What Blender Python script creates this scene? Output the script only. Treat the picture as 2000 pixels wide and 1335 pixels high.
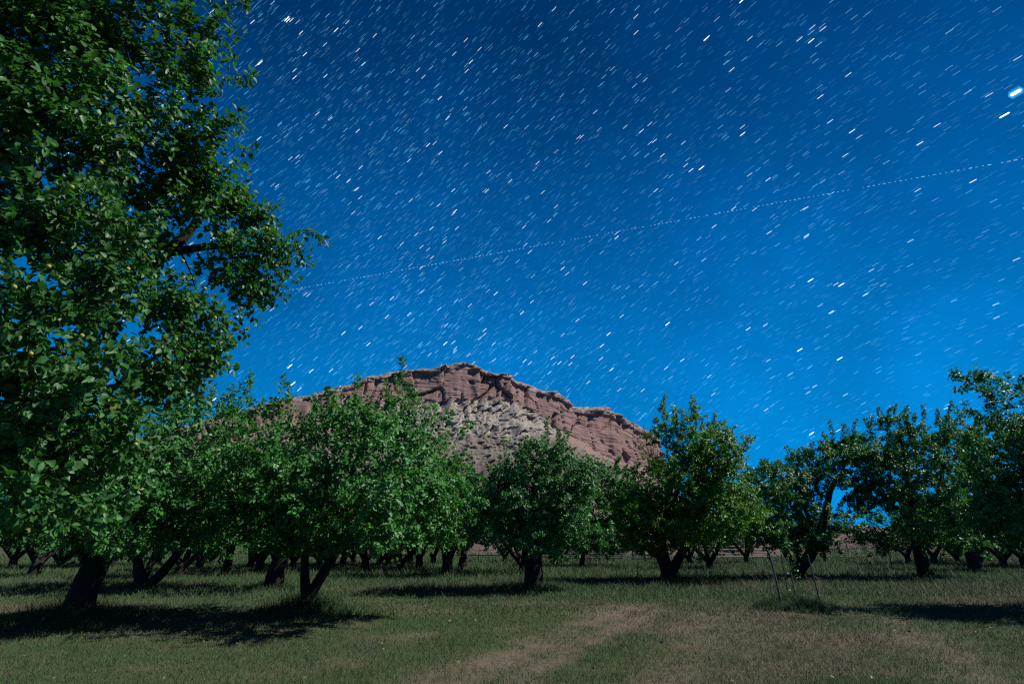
import bpy, math
import numpy as np
from mathutils import Matrix, Vector

for o in list(bpy.data.objects):
    bpy.data.objects.remove(o)
scene = bpy.context.scene
COL = scene.collection
R = math.radians

# ------------------------------------------------------------------ camera
CAM_H = 1.6
LENS = 20.0
F = LENS / 36.0 * 2000.0                 # focal length in photo pixels (2000 wide)
PITCH = math.atan(395.0 / F)
cam_d = bpy.data.cameras.new("camera")
cam_d.lens = LENS; cam_d.sensor_width = 36.0; cam_d.clip_start = 0.05; cam_d.clip_end = 40000.0
cam = bpy.data.objects.new("camera", cam_d); COL.objects.link(cam)
cam.location = (0, 0, CAM_H); cam.rotation_euler = (math.pi / 2 + PITCH, 0, 0)
scene.camera = cam

# ------------------------------------------------------------------ moonlit sky
MOON_EL, MOON_BACK = R(47), R(-3)         # height; how far behind the right-hand side
moon_dir = Vector((math.cos(MOON_EL) * math.cos(MOON_BACK), -math.cos(MOON_EL) * math.sin(MOON_BACK), math.sin(MOON_EL)))
world = bpy.data.worlds.new("World"); scene.world = world; world.use_nodes = True
wn = world.node_tree; wn.nodes.clear()
sky = wn.nodes.new("ShaderNodeTexSky"); sky.sky_type = 'NISHITA'; sky.sun_disc = False
sky.sun_elevation = MOON_EL; sky.sun_rotation = math.atan2(moon_dir.x, moon_dir.y)
sky.altitude = 1700; sky.air_density = 1.0; sky.dust_density = 0.0; sky.ozone_density = 6.0
# thicker, more even low air than the model sky has: its height above the horizon is eased towards the horizon glow
wtc = wn.nodes.new("ShaderNodeTexCoord"); wsep = wn.nodes.new("ShaderNodeSeparateXYZ"); wn.links.new(wtc.outputs["Generated"], wsep.inputs[0])
wcv = wn.nodes.new("ShaderNodeFloatCurve"); cpts = wcv.mapping.curves[0].points
SKY_EASE = [(0, .195), (.087, .212), (.326, .276), (.588, .46), (.743, .72), (1, 1)]
while len(cpts) < len(SKY_EASE): cpts.new(.5, .5)
for pt, xy in zip(cpts, SKY_EASE): pt.location = xy
wcv.mapping.update()
wcl = wn.nodes.new("ShaderNodeClamp"); wn.links.new(wsep.outputs[2], wcl.inputs[0]); wn.links.new(wcl.outputs[0], wcv.inputs["Value"])


def wmath(op, a, b_=None):
    nd = wn.nodes.new("ShaderNodeMath"); nd.operation = op
    for i_, v_ in enumerate((a, b_)):
        if v_ is None: continue
        if isinstance(v_, (int, float)): nd.inputs[i_].default_value = v_
        else: wn.links.new(v_, nd.inputs[i_])
    return nd.outputs[0]


zn = wcv.outputs[0]; num = wmath('SUBTRACT', 1.00001, wmath('MULTIPLY', zn, zn)); den = wmath('SUBTRACT', 1.00001, wmath('MULTIPLY', wcl.outputs[0], wcl.outputs[0]))
rat = wmath('SQRT', wmath('DIVIDE', num, den))
wcmb = wn.nodes.new("ShaderNodeCombineXYZ"); 
wx = wmath('MULTIPLY', wmath('MULTIPLY', wsep.outputs[0], rat), 0.22)                     # moonlit air is lit evenly all round
wy = wmath('MULTIPLY', wmath('SQRT', wmath('SUBTRACT', num, wmath('MULTIPLY', wx, wx))), wmath('SIGN', wsep.outputs[1]))
wn.links.new(wx, wcmb.inputs[0]); wn.links.new(wy, wcmb.inputs[1]); wn.links.new(zn, wcmb.inputs[2])
wn.links.new(wcmb.outputs[0], sky.inputs[0])
tint = wn.nodes.new("ShaderNodeVectorMath"); tint.operation = 'MULTIPLY'
tint.inputs[1].default_value = (0.0045, 0.4433, 0.2872)      # the night exposure's cold white balance
gam = wn.nodes.new("ShaderNodeGamma"); gam.inputs[1].default_value = 2.27
bg = wn.nodes.new("ShaderNodeBackground"); bg.inputs[1].default_value = 0.05
wo = wn.nodes.new("ShaderNodeOutputWorld")
wn.links.new(sky.outputs[0], gam.inputs[0]); wn.links.new(gam.outputs[0], tint.inputs[0])
mist = wn.nodes.new("ShaderNodeTexNoise"); mist.inputs["Scale"].default_value = 4.0; mist.inputs["Detail"].default_value = 6.0; mist.inputs["Roughness"].default_value = 0.6
wn.links.new(wtc.outputs["Generated"], mist.inputs["Vector"])                              # faint uneven airglow
mm = wn.nodes.new("ShaderNodeMapRange"); wn.links.new(mist.outputs[0], mm.inputs[0])
for i_, v_ in enumerate((.3, .7, .75, 1.05)): mm.inputs[i_ + 1].default_value = v_
glow_v = wn.nodes.new("ShaderNodeVectorMath"); glow_v.operation = 'SCALE'; wn.links.new(tint.outputs[0], glow_v.inputs[0]); wn.links.new(mm.outputs[0], glow_v.inputs["Scale"])
wn.links.new(glow_v.outputs[0], bg.inputs[0]); wn.links.new(bg.outputs[0], wo.inputs[0])

sun_d = bpy.data.lights.new("moon", 'SUN'); sun_d.energy = 5.0; sun_d.angle = R(0.5); sun_d.color = (1.0, 0.97, 0.92)
sun = bpy.data.objects.new("moon", sun_d); COL.objects.link(sun)
sun.rotation_euler = (-moon_dir).to_track_quat('-Z', 'Y').to_euler(); sun.location = (60, -30, 80)
vs = scene.view_settings; vs.view_transform = 'Standard'; vs.look = 'None'; vs.exposure = 0.4; vs.gamma = 1.0
vs.use_curve_mapping = False
scene.cycles.use_denoising = False
scene.cycles.filter_width = 1.25
scene.cycles.max_bounces = 6; scene.cycles.diffuse_bounces = 2; scene.cycles.glossy_bounces = 2
scene.cycles.transmission_bounces = 3; scene.cycles.transparent_max_bounces = 16
scene.cycles.sample_clamp_indirect = 4.0

# ------------------------------------------------------------------ helpers
FW = np.array([0, math.cos(PITCH), math.sin(PITCH)]); UP = np.array([0, -math.sin(PITCH), math.cos(PITCH)])
CAMP = np.array([0, 0, CAM_H])


def at(px, py, Y):
    """world point on the sight line of photo pixel (px, py) at distance Y in front, and the metres per pixel there"""
    d = np.array([(px - 1000) / F, 0, 0]) + UP * (667.5 - py) / F + FW
    t = Y / d[1]
    return CAMP + d * t, t / F


def ground_at(px, py):
    d = np.array([(px - 1000) / F, 0, 0]) + UP * (667.5 - py) / F + FW
    return CAMP + d * (-CAM_H / d[2])


def project(p):
    q = np.atleast_2d(p) - CAMP
    z = q @ FW
    return np.stack([1000 + F * q[:, 0] / z, 667.5 - F * (q @ UP) / z, z], 1)


def _hash(ix, iy, iz, seed):
    h = (ix * 374761393 + iy * 668265263 + iz * 2147483647 + seed * 1274126177) & 0xffffffff
    h = ((h ^ (h >> 13)) * 1274126177) & 0xffffffff
    h = ((h ^ (h >> 16)) * 2246822519) & 0xffffffff
    return ((h ^ (h >> 15)) & 0xffffff) / float(0xffffff)


def vnoise(x, y, z=0.0, seed=0):
    x, y, z = np.broadcast_arrays(np.asarray(x, float), np.asarray(y, float), np.asarray(z, float))
    ix, iy, iz = np.floor(x).astype(np.int64), np.floor(y).astype(np.int64), np.floor(z).astype(np.int64)
    fx, fy, fz = x - ix, y - iy, z - iz
    fx = fx * fx * (3 - 2 * fx); fy = fy * fy * (3 - 2 * fy); fz = fz * fz * (3 - 2 * fz)
    r = 0
    for dx in (0, 1):
        for dy in (0, 1):
            for dz in (0, 1):
                w = (fx if dx else 1 - fx) * (fy if dy else 1 - fy) * (fz if dz else 1 - fz)
                r = r + w * _hash(ix + dx, iy + dy, iz + dz, seed)
    return r


def fbm(x, y, z=0.0, seed=0, octs=4, gain=0.5):
    a, s, t = 1.0, 0.0, 0.0
    for i in range(octs):
        s = s + a * vnoise(x * 2 ** i, y * 2 ** i, np.asarray(z) * 2 ** i, seed + i); t += a; a *= gain
    return s / t


def worley(x, y, seed=0):
    """distance to the nearest and second nearest cell point, and the nearest cell's random number"""
    x, y = np.broadcast_arrays(np.asarray(x, float), np.asarray(y, float))
    ix, iy = np.floor(x).astype(np.int64), np.floor(y).astype(np.int64)
    f1 = np.full(x.shape, 9.0); f2 = np.full(x.shape, 9.0); idn = np.zeros(x.shape); gx_ = np.zeros(x.shape); gy_ = np.zeros(x.shape)
    for dx in (-1, 0, 1):
        for dy in (-1, 0, 1):
            cx, cy = ix + dx, iy + dy
            px_, py_ = cx + _hash(cx, cy, 0 * cx, seed), cy + _hash(cx, cy, 0 * cx + 1, seed)
            d = np.hypot(x - px_, y - py_); r_ = _hash(cx, cy, 0 * cx + 2, seed)
            near_ = d < f1
            f2 = np.where(near_, f1, np.minimum(f2, d)); idn = np.where(near_, r_, idn); gx_ = np.where(near_, x - px_, gx_); gy_ = np.where(near_, y - py_, gy_); f1 = np.where(near_, d, f1)
    return f1, f2, idn, gx_, gy_


def sstep(a, b, x):
    t = np.clip((x - a) / (b - a), 0, 1)
    return t * t * (3 - 2 * t)


def make_mesh(name, verts, faces, mat=None, attrs=None, smooth=False):
    """verts (n,3); faces (m,k) or list of such arrays with equal k"""
    me = bpy.data.meshes.new(name)
    verts = np.ascontiguousarray(verts, np.float32)
    fl = faces if isinstance(faces, list) else [faces]
    idx = np.concatenate([np.asarray(f, np.int32).ravel() for f in fl])
    tot = np.concatenate([np.full(len(f), np.asarray(f).shape[1], np.int32) for f in fl])
    st = np.concatenate([[0], np.cumsum(tot)[:-1]]).astype(np.int32)
    me.vertices.add(len(verts)); me.vertices.foreach_set("co", verts.ravel())
    me.loops.add(len(idx)); me.loops.foreach_set("vertex_index", idx)
    me.polygons.add(len(tot)); me.polygons.foreach_set("loop_start", st)
    if smooth:
        me.polygons.foreach_set("use_smooth", np.ones(len(tot), bool))
    me.update(calc_edges=True)
    for k, v in (attrs or {}).items():
        a = me.attributes.new(k, 'FLOAT', 'POINT'); a.data.foreach_set("value", np.asarray(v, np.float32))
    if mat: me.materials.append(mat)
    return me


def obj(name, me, parent=None, loc=None, **props):
    o = bpy.data.objects.new(name, me); COL.objects.link(o)
    if parent is not None: o.parent = parent
    if loc is not None: o.location = loc
    for k, v in props.items(): o[k] = v
    return o


def thing(name, loc, label, category, group=None):
    o = bpy.data.objects.new(name, None); COL.objects.link(o); o.location = loc
    o.empty_display_size = 0.3
    o["label"] = label; o["category"] = category
    if group: o["group"] = group
    return o


# ---- node material helper
def new_mat(name):
    m = bpy.data.materials.new(name); m.use_nodes = True
    nt = m.node_tree; nt.nodes.clear()
    return m, nt


class N:
    def __init__(self, nt): self.nt = nt
    def __call__(self, typ, props=None, **ins):
        n = self.nt.nodes.new(typ)
        for k, v in (props or {}).items(): setattr(n, k, v)
        for k, v in ins.items():
            key = int(k[1:]) if k[0] == 'i' and k[1:].isdigit() else k.replace('_', ' ')
            if hasattr(v, 'is_linked') or isinstance(v, bpy.types.NodeSocket): self.nt.links.new(v, n.inputs[key])
            else: n.inputs[key].default_value = v
        return n
    def ramp(self, fac, stops):
        n = self.nt.nodes.new("ShaderNodeValToRGB"); self.nt.links.new(fac, n.inputs[0])
        e = n.color_ramp.elements
        while len(e) < len(stops): e.new(0.5)
        for el, (p, c) in zip(e, stops): el.position = p; el.color = (*c, 1)
        return n.outputs[0]
    def mix(self, fac, a, b, blend='MIX'):
        n = self.nt.nodes.new("ShaderNodeMix"); n.data_type = 'RGBA'; n.blend_type = blend
        for s, v in ((n.inputs[0], fac), (n.inputs[6], a), (n.inputs[7], b)):
            if isinstance(v, bpy.types.NodeSocket): self.nt.links.new(v, s)
            elif s.type == 'VALUE': s.default_value = v
            else: s.default_value = (*v, 1) if len(v) == 3 else v
        return n.outputs[2]
    def noise(self, vec, scale, detail=3, rough=0.55):
        n = self("ShaderNodeTexNoise", Scale=scale, Detail=detail, Roughness=rough)
        if vec is not None: self.nt.links.new(vec, n.inputs["Vector"])
        return n.outputs[0]


def leaf_material(name, dark, light, transl=0.25, yellow=0.01):
    m, nt = new_mat(name); n = N(nt)
    geo = n("ShaderNodeNewGeometry"); rnd = geo.outputs["Random Per Island"]
    col = n.ramp(rnd, [(0.0, dark), (0.75, light), (1 - yellow - .004, light), (1 - yellow, (0.20, 0.17, 0.025))])
    back = n.mix(0.3, col, (0.075, 0.13, 0.045))                       # paler leaf underside
    col = n.mix(geo.outputs["Backfacing"], col, back)
    p = n("ShaderNodeBsdfPrincipled", Roughness=0.48); nt.links.new(col, p.inputs["Base Color"])
    p.inputs["Specular IOR Level"].default_value = 0.32
    t = n("ShaderNodeBsdfTranslucent"); nt.links.new(n.mix(1.0, col, (0.9, 1.35, 0.35), 'MULTIPLY'), t.inputs[0])
    mx = n("ShaderNodeMixShader", i0=transl); nt.links.new(p.outputs[0], mx.inputs[1]); nt.links.new(t.outputs[0], mx.inputs[2])
    o = n("ShaderNodeOutputMaterial"); nt.links.new(mx.outputs[0], o.inputs[0])
    return m


def bark_material(name, c1, c2):
    m, nt = new_mat(name); n = N(nt)
    tc = n("ShaderNodeTexCoord"); mp = n("ShaderNodeMapping"); nt.links.new(tc.outputs["Object"], mp.inputs[0])
    mp.inputs["Scale"].default_value = (1, 1, 0.25)
    f = n.noise(mp.outputs[0], 22, 5, 0.7)
    p = n("ShaderNodeBsdfPrincipled", Roughness=0.9); nt.links.new(n.ramp(f, [(0.35, c1), (0.7, c2)]), p.inputs["Base Color"])
    p.inputs["Specular IOR Level"].default_value = 0.15
    b = n("ShaderNodeBump", Strength=0.9, Distance=0.03); nt.links.new(f, b.inputs["Height"]); nt.links.new(b.outputs[0], p.inputs["Normal"])
    o = n("ShaderNodeOutputMaterial"); nt.links.new(p.outputs[0], o.inputs[0])
    return m


def plain_material(name, c1, c2, scale=8, rough=0.85, bump=0.0):
    m, nt = new_mat(name); n = N(nt)
    tc = n("ShaderNodeTexCoord")
    f = n.noise(tc.outputs["Object"], scale, 4, 0.65)
    p = n("ShaderNodeBsdfPrincipled", Roughness=rough); nt.links.new(n.ramp(f, [(0.3, c1), (0.7, c2)]), p.inputs["Base Color"])
    p.inputs["Specular IOR Level"].default_value = 0.25
    if bump:
        b = n("ShaderNodeBump", Strength=bump, Distance=0.02); nt.links.new(f, b.inputs["Height"]); nt.links.new(b.outputs[0], p.inputs["Normal"])
    o = n("ShaderNodeOutputMaterial"); nt.links.new(p.outputs[0], o.inputs[0])
    return m


M_LEAF = leaf_material("leaf_green", (0.024, 0.098, 0.020), (0.068, 0.230, 0.050), 0.34, 0.008)
M_LEAF_B = leaf_material("leaf_yellow_green", (0.038, 0.115, 0.012), (0.095, 0.235, 0.026), 0.34, 0.012)
M_LEAF_D = leaf_material("leaf_dark", (0.020, 0.085, 0.022), (0.058, 0.195, 0.055), 0.28, 0.005)
M_LEAF_NEAR = leaf_material("leaf_near", (0.020, 0.078, 0.016), (0.054, 0.172, 0.038), 0.34, 0.008)
M_BARK = bark_material("bark", (0.010, 0.008, 0.007), (0.048, 0.040, 0.034))
M_FRUIT = plain_material("fruit_skin", (0.27, 0.27, 0.045), (0.36, 0.33, 0.07), 30, 0.5)
M_STAKE = plain_material("weathered_stake", (0.05, 0.055, 0.05), (0.11, 0.10, 0.085), 20)
M_RAIL = plain_material("weathered_rail", (0.07, 0.06, 0.055), (0.17, 0.145, 0.13), 6)
M_STRAW = plain_material("dry_stalk", (0.16, 0.13, 0.09), (0.26, 0.22, 0.16), 10)
M_WEED = leaf_material("weed_leaf", (0.025, 0.055, 0.025), (0.05, 0.10, 0.045), 0.2, 0.0)
M_SAGE = leaf_material("sage_leaf", (0.075, 0.105, 0.07), (0.13, 0.16, 0.11), 0.15, 0.0)
M_SCRUB = leaf_material("scrub_twig", (0.03, 0.026, 0.022), (0.06, 0.05, 0.04), 0.05, 0.0)

# ------------------------------------------------------------------ ground
def seg_dist(x, y, pl):
    d = np.full(np.shape(x), 1e9)
    for (x0, y0), (x1, y1) in zip(pl[:-1], pl[1:]):
        vx, vy = x1 - x0, y1 - y0
        t = np.clip(((x - x0) * vx + (y - y0) * vy) / (vx * vx + vy * vy), 0, 1)
        d = np.minimum(d, np.hypot(x - x0 - t * vx, y - y0 - t * vy))
    return d


def px_line(pts):
    return [tuple(ground_at(a, b)[:2]) for a, b in pts]


RUTS = [(px_line([(760, 1400), (880, 1325), (980, 1280), (1090, 1235), (1180, 1205), (1260, 1180)]), 0.50, 0.95),
        (px_line([(960, 1400), (1030, 1310), (1110, 1265), (1200, 1225), (1290, 1190)]), 0.32, 0.8),
        (px_line([(1290, 1400), (1320, 1300), (1350, 1240), (1375, 1205)]), 0.45, 0.5),
        (px_line([(1960, 1335), (1860, 1270), (1780, 1225), (1720, 1205)]), 0.5, 0.6),
        (px_line([(200, 1390), (420, 1330), (640, 1290), (820, 1240)]), 0.5, 0.35)]
TRUNK_TUFTS = []     # (x, y, radius, extra height) of long grass left standing round the trunks


def bare(x, y):
    m = np.zeros(np.shape(x))
    for pl, w, a in RUTS:
        w2 = w * (0.6 + 0.9 * vnoise(x * 0.7, y * 0.7, 3.0, 5))
        m = np.maximum(m, a * np.exp(-(seg_dist(x, y, pl) / w2) ** 2))
    n = fbm(x * 1.3, y * 1.3, 1.0, 11, 4, 0.6)
    return np.clip(m * 1.15 * (0.5 + 0.5 * sstep(0.38, 0.58, n)) + 0.5 * sstep(0.66, 0.78, n) * sstep(24, 12, y), 0, 1)


def dryness(x, y):
    n = fbm(x * 0.22, y * 0.34, 7.0, 21, 5, 0.68)
    n2 = fbm(x * 1.1, y * 1.1, 9.0, 23, 3)
    near = sstep(30, 11, y)
    d = 0.03 + 0.92 * sstep(0.46, 0.67, n + 0.15 * (n2 - .5)) * (0.35 + 0.65 * near) + 0.12 * near
    return np.clip(d + 0.5 * bare(x, y), 0, 1)


def ground_h(x, y):
    h = 0.10 * (fbm(x * 0.10, y * 0.10, 0, 31, 3) - 0.5) + 0.03 * (vnoise(x * 0.9, y * 0.9, 0, 33) - 0.5)
    h = h - 0.05 * bare(x, y) * sstep(40, 20, y)
    # rise towards the slopes beyond the fence
    far = np.maximum(y - 88 + 10 * (vnoise(x * 0.02, 0.5, 0, 37) - .5), 0)
    roll = 0.55 + 0.9 * vnoise(x * 0.012, y * 0.008, 2, 35)
    hill = np.minimum(far * 0.060, 5.2) * roll * sstep(-60, 20, x) + np.minimum(far * 0.035, 10) * sstep(40, -40, x) * roll
    hill = hill + 0.6 * sstep(0, 40, far) * (fbm(x * 0.12, y * 0.12, 0, 41, 4) - 0.5)
    return h + hill


def ground_z(x, y):
    return float(ground_h(np.array([x]), np.array([y]))[0])


def axis(lo, hi, step, far_lo, far_hi, growth):
    a = list(np.arange(lo, hi + 1e-6, step)); s = step
    while a[-1] < far_hi: s *= growth; a.append(a[-1] + s)
    b = []; s = step; v = lo
    while v > far_lo: s *= growth; v -= s; b.append(v)
    return np.array(b[::-1] + a)


gx = axis(-22, 22, 0.32, -6000, 6000, 1.16); gy = axis(6, 32, 0.28, -400, 9000, 1.075)
GX, GY = np.meshgrid(gx, gy)
GZ = ground_h(GX, GY)
nxg, nyg = len(gx), len(gy)
ii = (np.arange(nyg - 1)[:, None] * nxg + np.arange(nxg - 1)[None]).ravel()
gf = np.stack([ii, ii + 1, ii + nxg + 1, ii + nxg], 1)

m, nt = new_mat("orchard_ground"); n = N(nt)
geo = n("ShaderNodeNewGeometry"); pos = geo.outputs["Position"]
dry = n("ShaderNodeAttribute", {"attribute_name": "dry"}).outputs["Fac"]
bar = n("ShaderNodeAttribute", {"attribute_name": "bare"}).outputs["Fac"]
hil = n("ShaderNodeAttribute", {"attribute_name": "hill"}).outputs["Fac"]
f1 = n.noise(pos, 9, 5, 0.7); f2 = n.noise(pos, 55, 4, 0.75)
green = n.ramp(f2, [(0.3, (0.028, 0.048, 0.016)), (0.7, (0.054, 0.082, 0.028))])
strw = n.ramp(f2, [(0.3, (0.068, 0.062, 0.036)), (0.7, (0.132, 0.118, 0.074))])
soil = n.ramp(f1, [(0.3, (0.090, 0.068, 0.050)), (0.7, (0.165, 0.128, 0.098))])
hcol = n.ramp(n.noise(pos, 0.22, 6, 0.72), [(0.35, (0.042, 0.038, 0.030)), (0.5, (0.105, 0.070, 0.055)), (0.72, (0.150, 0.102, 0.082))])
c = n.mix(dry, green, strw); c = n.mix(bar, c, soil); c = n.mix(hil, c, hcol)
p = n("ShaderNodeBsdfPrincipled", Roughness=0.95); nt.links.new(c, p.inputs["Base Color"]); p.inputs["Specular IOR Level"].default_value = 0.1
b = n("ShaderNodeBump", Strength=0.8, Distance=0.03); nt.links.new(f2, b.inputs["Height"]); nt.links.new(b.outputs[0], p.inputs["Normal"])
o = n("ShaderNodeOutputMaterial"); nt.links.new(p.outputs[0], o.inputs[0])
M_GROUND = m
obj("ground", make_mesh("ground", np.stack([GX, GY, GZ], -1).reshape(-1, 3), gf, M_GROUND,
    {"dry": dryness(GX, GY).ravel(), "bare": bare(GX, GY).ravel(),
     "hill": sstep(0.35, 0.6, (sstep(70, 100, GY) * (0.5 + 0.9 * fbm(GX * .05, GY * .05, 0, 51, 4)))).ravel()}, True),
    kind="structure", label="mown orchard grass with worn wheel tracks rising to bare slopes")

# a pale gravel road beyond the orchard on the left
rx = np.linspace(-140, -14, 90); rv = []
for x in rx:
    yc = 62 + 0.0006 * (x + 40) ** 2 + 0.14 * max(x + 50, 0) * 0.6
    for w in (-1.9, -0.6, 0.6, 1.9): rv.append((x, yc + w, ground_z(x, yc + w) + 0.03))
ri = (np.arange(len(rx) - 1)[:, None] * 4 + np.arange(3)[None]).ravel()
obj("gravel_road", make_mesh("gravel_road", np.array(rv), np.stack([ri, ri + 4, ri + 5, ri + 1], 1),
    plain_material("road_gravel", (0.20, 0.18, 0.17), (0.32, 0.29, 0.27), 3)), kind="structure",
    label="pale gravel road beyond the orchard rows")

# ------------------------------------------------------------------ mesa
def build_mesa():
    # px, depth of cliff foot, rim y, cliff-foot y, crag-foot y, talus-foot y
    K = np.array([
        (60, 330, 905, 930, 950, 1030), (300, 350, 850, 880, 905, 1020), (430, 368, 812, 842, 870, 1005),
        (540, 385, 783, 815, 850, 985), (590, 394, 773, 805, 845, 975), (640, 403, 762, 800, 840, 965), (690, 413, 748, 792, 835, 955),
        (725, 420, 733, 790, 833, 950), (760, 428, 726, 788, 832, 945), (800, 436, 722, 786, 832, 940), (850, 445, 719, 784, 834, 935),
        (885, 452, 711, 782, 836, 930), (905, 456, 710, 780, 840, 925), (925, 460, 716, 777, 846, 920),
        (950, 464, 725, 772, 850, 915), (975, 468, 731, 776, 851, 912), (1000, 473, 736, 783, 850, 912), (1008, 475, 745, 786, 850, 912),
        (1030, 481, 750, 795, 848, 914), (1050, 487, 758, 806, 848, 916), (1075, 496, 764, 826, 850, 918), (1092, 503, 768, 838, 856, 920),
        (1110, 512, 785, 848, 866, 922), (1120, 518, 795, 854, 872, 924), (1150, 534, 797, 872, 886, 928), (1180, 553, 794, 888, 898, 932),
        (1195, 563, 801, 894, 903, 934), (1210, 575, 812, 900, 908, 936), (1240, 600, 826, 908, 914, 940), (1268, 630, 842, 914, 920, 944),
        (1280, 660, 856, 922, 926, 948), (1292, 720, 880, 930, 934, 952), (1310, 800, 930, 945, 948, 960)])
    nu = 620
    s = np.concatenate([[0], np.cumsum(np.hypot(np.diff(K[:, 0]), np.diff(K[:, 1]) * 0.6))])
    # resolution concentrates where the cliff is in view
    u = np.linspace(0, s[-1], nu)
    k = np.stack([np.interp(u, s, K[:, i]) for i in range(6)], 1)
    jit = (fbm(u * 0.09, 0.3, 0, 61, 4, 0.65) - .5)
    blocks = np.floor(fbm(u * 0.035, 4.2, 0, 62, 3) * 9) / 9 - .5            # stepped rim of cap blocks
    k[:, 2] += jit * 5.0 + blocks * 7.0
    k[:, 3] += (fbm(u * .05, 9.1, 0, 63, 4) - .5) * 16
    k[:, 4] += (fbm(u * .05, 3.1, 0, 64, 4) - .5) * 14
    # rows: key rows with setbacks (metres behind the cliff foot)
    keys = [("talus", 5, -105, 0.0), ("crag", 4, -38, 1.0), ("cliff0", 3, 0, 2.0), ("cliff1", 2, 16, 3.0)]
    rows = []
    for (na, ia, oa, za), (nb, ib, ob, zb), cnt in zip(keys[:-1], keys[1:], (70, 70, 90)):
        for t in np.linspace(0, 1, cnt, endpoint=False):
            py = k[:, ia] * (1 - t) + k[:, ib] * t
            if ia == 3: py = k[:, 3] * (1 - t) + (k[:, 2] + 4.5 * (1 - 0)) * t
            rows.append((py, oa + (ob - oa) * t, za + t))
    for t in np.linspace(0, 1, 14): rows.append((k[:, 2] + 4.5 * (1 - t), 16 + 26 * t, 3.0 + t))
    P = np.zeros((len(rows), nu, 3)); PX = np.zeros((len(rows), nu)); PY = np.zeros_like(PX); ZN = np.zeros_like(PX)
    for r, (py, off, zn) in enumerate(rows):
        Y = k[:, 1] + off
        dx = (k[:, 0] - 1000) / F; dv = (667.5 - py) / F
        dy = FW[1] + UP[1] * dv; dz = FW[2] + UP[2] * dv; t = Y / dy
        P[r] = np.stack([dx * t, Y, CAM_H + dz * t], 1); PX[r] = k[:, 0]; PY[r] = py; ZN[r] = zn
    # outward direction in plan
    tx = np.gradient(P[140, :, 0]); ty = np.gradient(P[140, :, 1]); L = np.hypot(tx, ty) + 1e-9
    ker = np.ones(25) / 25
    nxx = np.convolve(np.pad(ty / L, 12, 'edge'), ker, 'valid'); nyy = np.convolve(np.pad(-tx / L, 12, 'edge'), ker, 'valid')
    X, Y, Z = P[..., 0], P[..., 1], P[..., 2]
    A = np.cumsum(np.hypot(tx, ty))[None, :] + 0 * Z         # metres along the face
    talus = sstep(1.1, 0.9, ZN); crag = sstep(0.9, 1.1, ZN) * sstep(2.1, 1.9, ZN); cliff = sstep(1.9, 2.05, ZN)
    crag = crag * (0.5 + 0.5 * sstep(700, 850, PX)) * (0.4 + 0.6 * sstep(1130, 1040, PX))
    D = np.zeros_like(Z)
    # cliff: thin bedding, broad panels split by upright joints
    bed = vnoise(Z * 0.35 + 0.10 * A, A * 0.008, 0, 71) - .5; bed2 = vnoise(Z * 1.3 + 0.05 * A + 3 * vnoise(A * .02, Z * .02, 0, 70), A * 0.03, 0, 72) - .5
    w1, w2, wi, wx, wy = worley(A / 22 + 0.5 * vnoise(A * .05, Z * .05, 0, 79), Z / 48 + 0.2 * vnoise(A * .06, Z * .03, 0, 80), 73)
    s1, s2, si, sx_, sy_ = worley(A / 9, Z / 15, 74)
    jn = sstep(0.05, 0.0, w2 - w1)
    D += cliff * (1.0 * bed + 0.8 * bed2 + 6.0 * (wi - .5) + 5 * wx * (wi - .3) - 3.6 * jn + 1.1 * (si - .5) + 1.2 * sx_ * (si - .5) + 1.6 * (fbm(A * .2, Z * .2, 0, 75, 4) - .5)
                  + 10 * (fbm(A * .02, Z * .015, 5, 76, 3) - .5))
    cap = sstep(0.84, 0.90, (ZN - 2)) * sstep(4.0, 3.0, ZN)
    b1, b2, bi, bx_, by_ = worley(A / 9, Z / 5, 78)
    D += cap * (7 * (bi - .45) - 3.5 * sstep(.12, 0, b2 - b1) + 2.0)
    # crags: tilted angular blocks, upright fins and clefts
    sl = A - 0.30 * Z
    c1, c2, ci, cx_, cy_ = worley(sl / 6.0 + .9 * vnoise(A * .08, Z * .08, 0, 86), Z / 13 + .8 * vnoise(A * .07, Z * .07, 0, 87), 81)
    e1, e2, ei, ex_, ey_ = worley(sl / 4.2 + .5 * vnoise(A * .2, Z * .2, 0, 88), Z / 8, 82)
    D += 1.15 * crag * (6 * (ci - .5) + 7 * cx_ * (ci - .30) - 5 * cy_ * (.8 - ci) - 2.6 * sstep(.12, 0, c2 - c1) + 3.2 * (ei - .5) - 2.6 * ex_ * (ei - .5) - 1.0 * sstep(.10, 0, e2 - e1) + 1.6 * (fbm(A * .3, Z * .3, 2, 84, 3) - .5)
                 + 5 * (fbm(A * .03, Z * .02, 2, 83, 3) - .5))
    # talus: boulders on gravel
    t1, t2, ti, tx_, ty_ = worley(A / 6.5, Z / 4.2, 91); u1, u2, ui, ux_, uy_ = worley(A / 2.8, Z / 1.9, 92)
    D += talus * (5.0 * np.maximum(.62 - t1, 0) * (ti > .45) * (1 + ti) + 3.0 * np.maximum(.6 - u1, 0) * (ui > .35) * (1 + ui) + 1.2 * (fbm(A * .12, Z * .12, 0, 93, 4) - .5) + 6 * (fbm(A * .03, Z * .03, 0, 94, 3) - .5))
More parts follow.
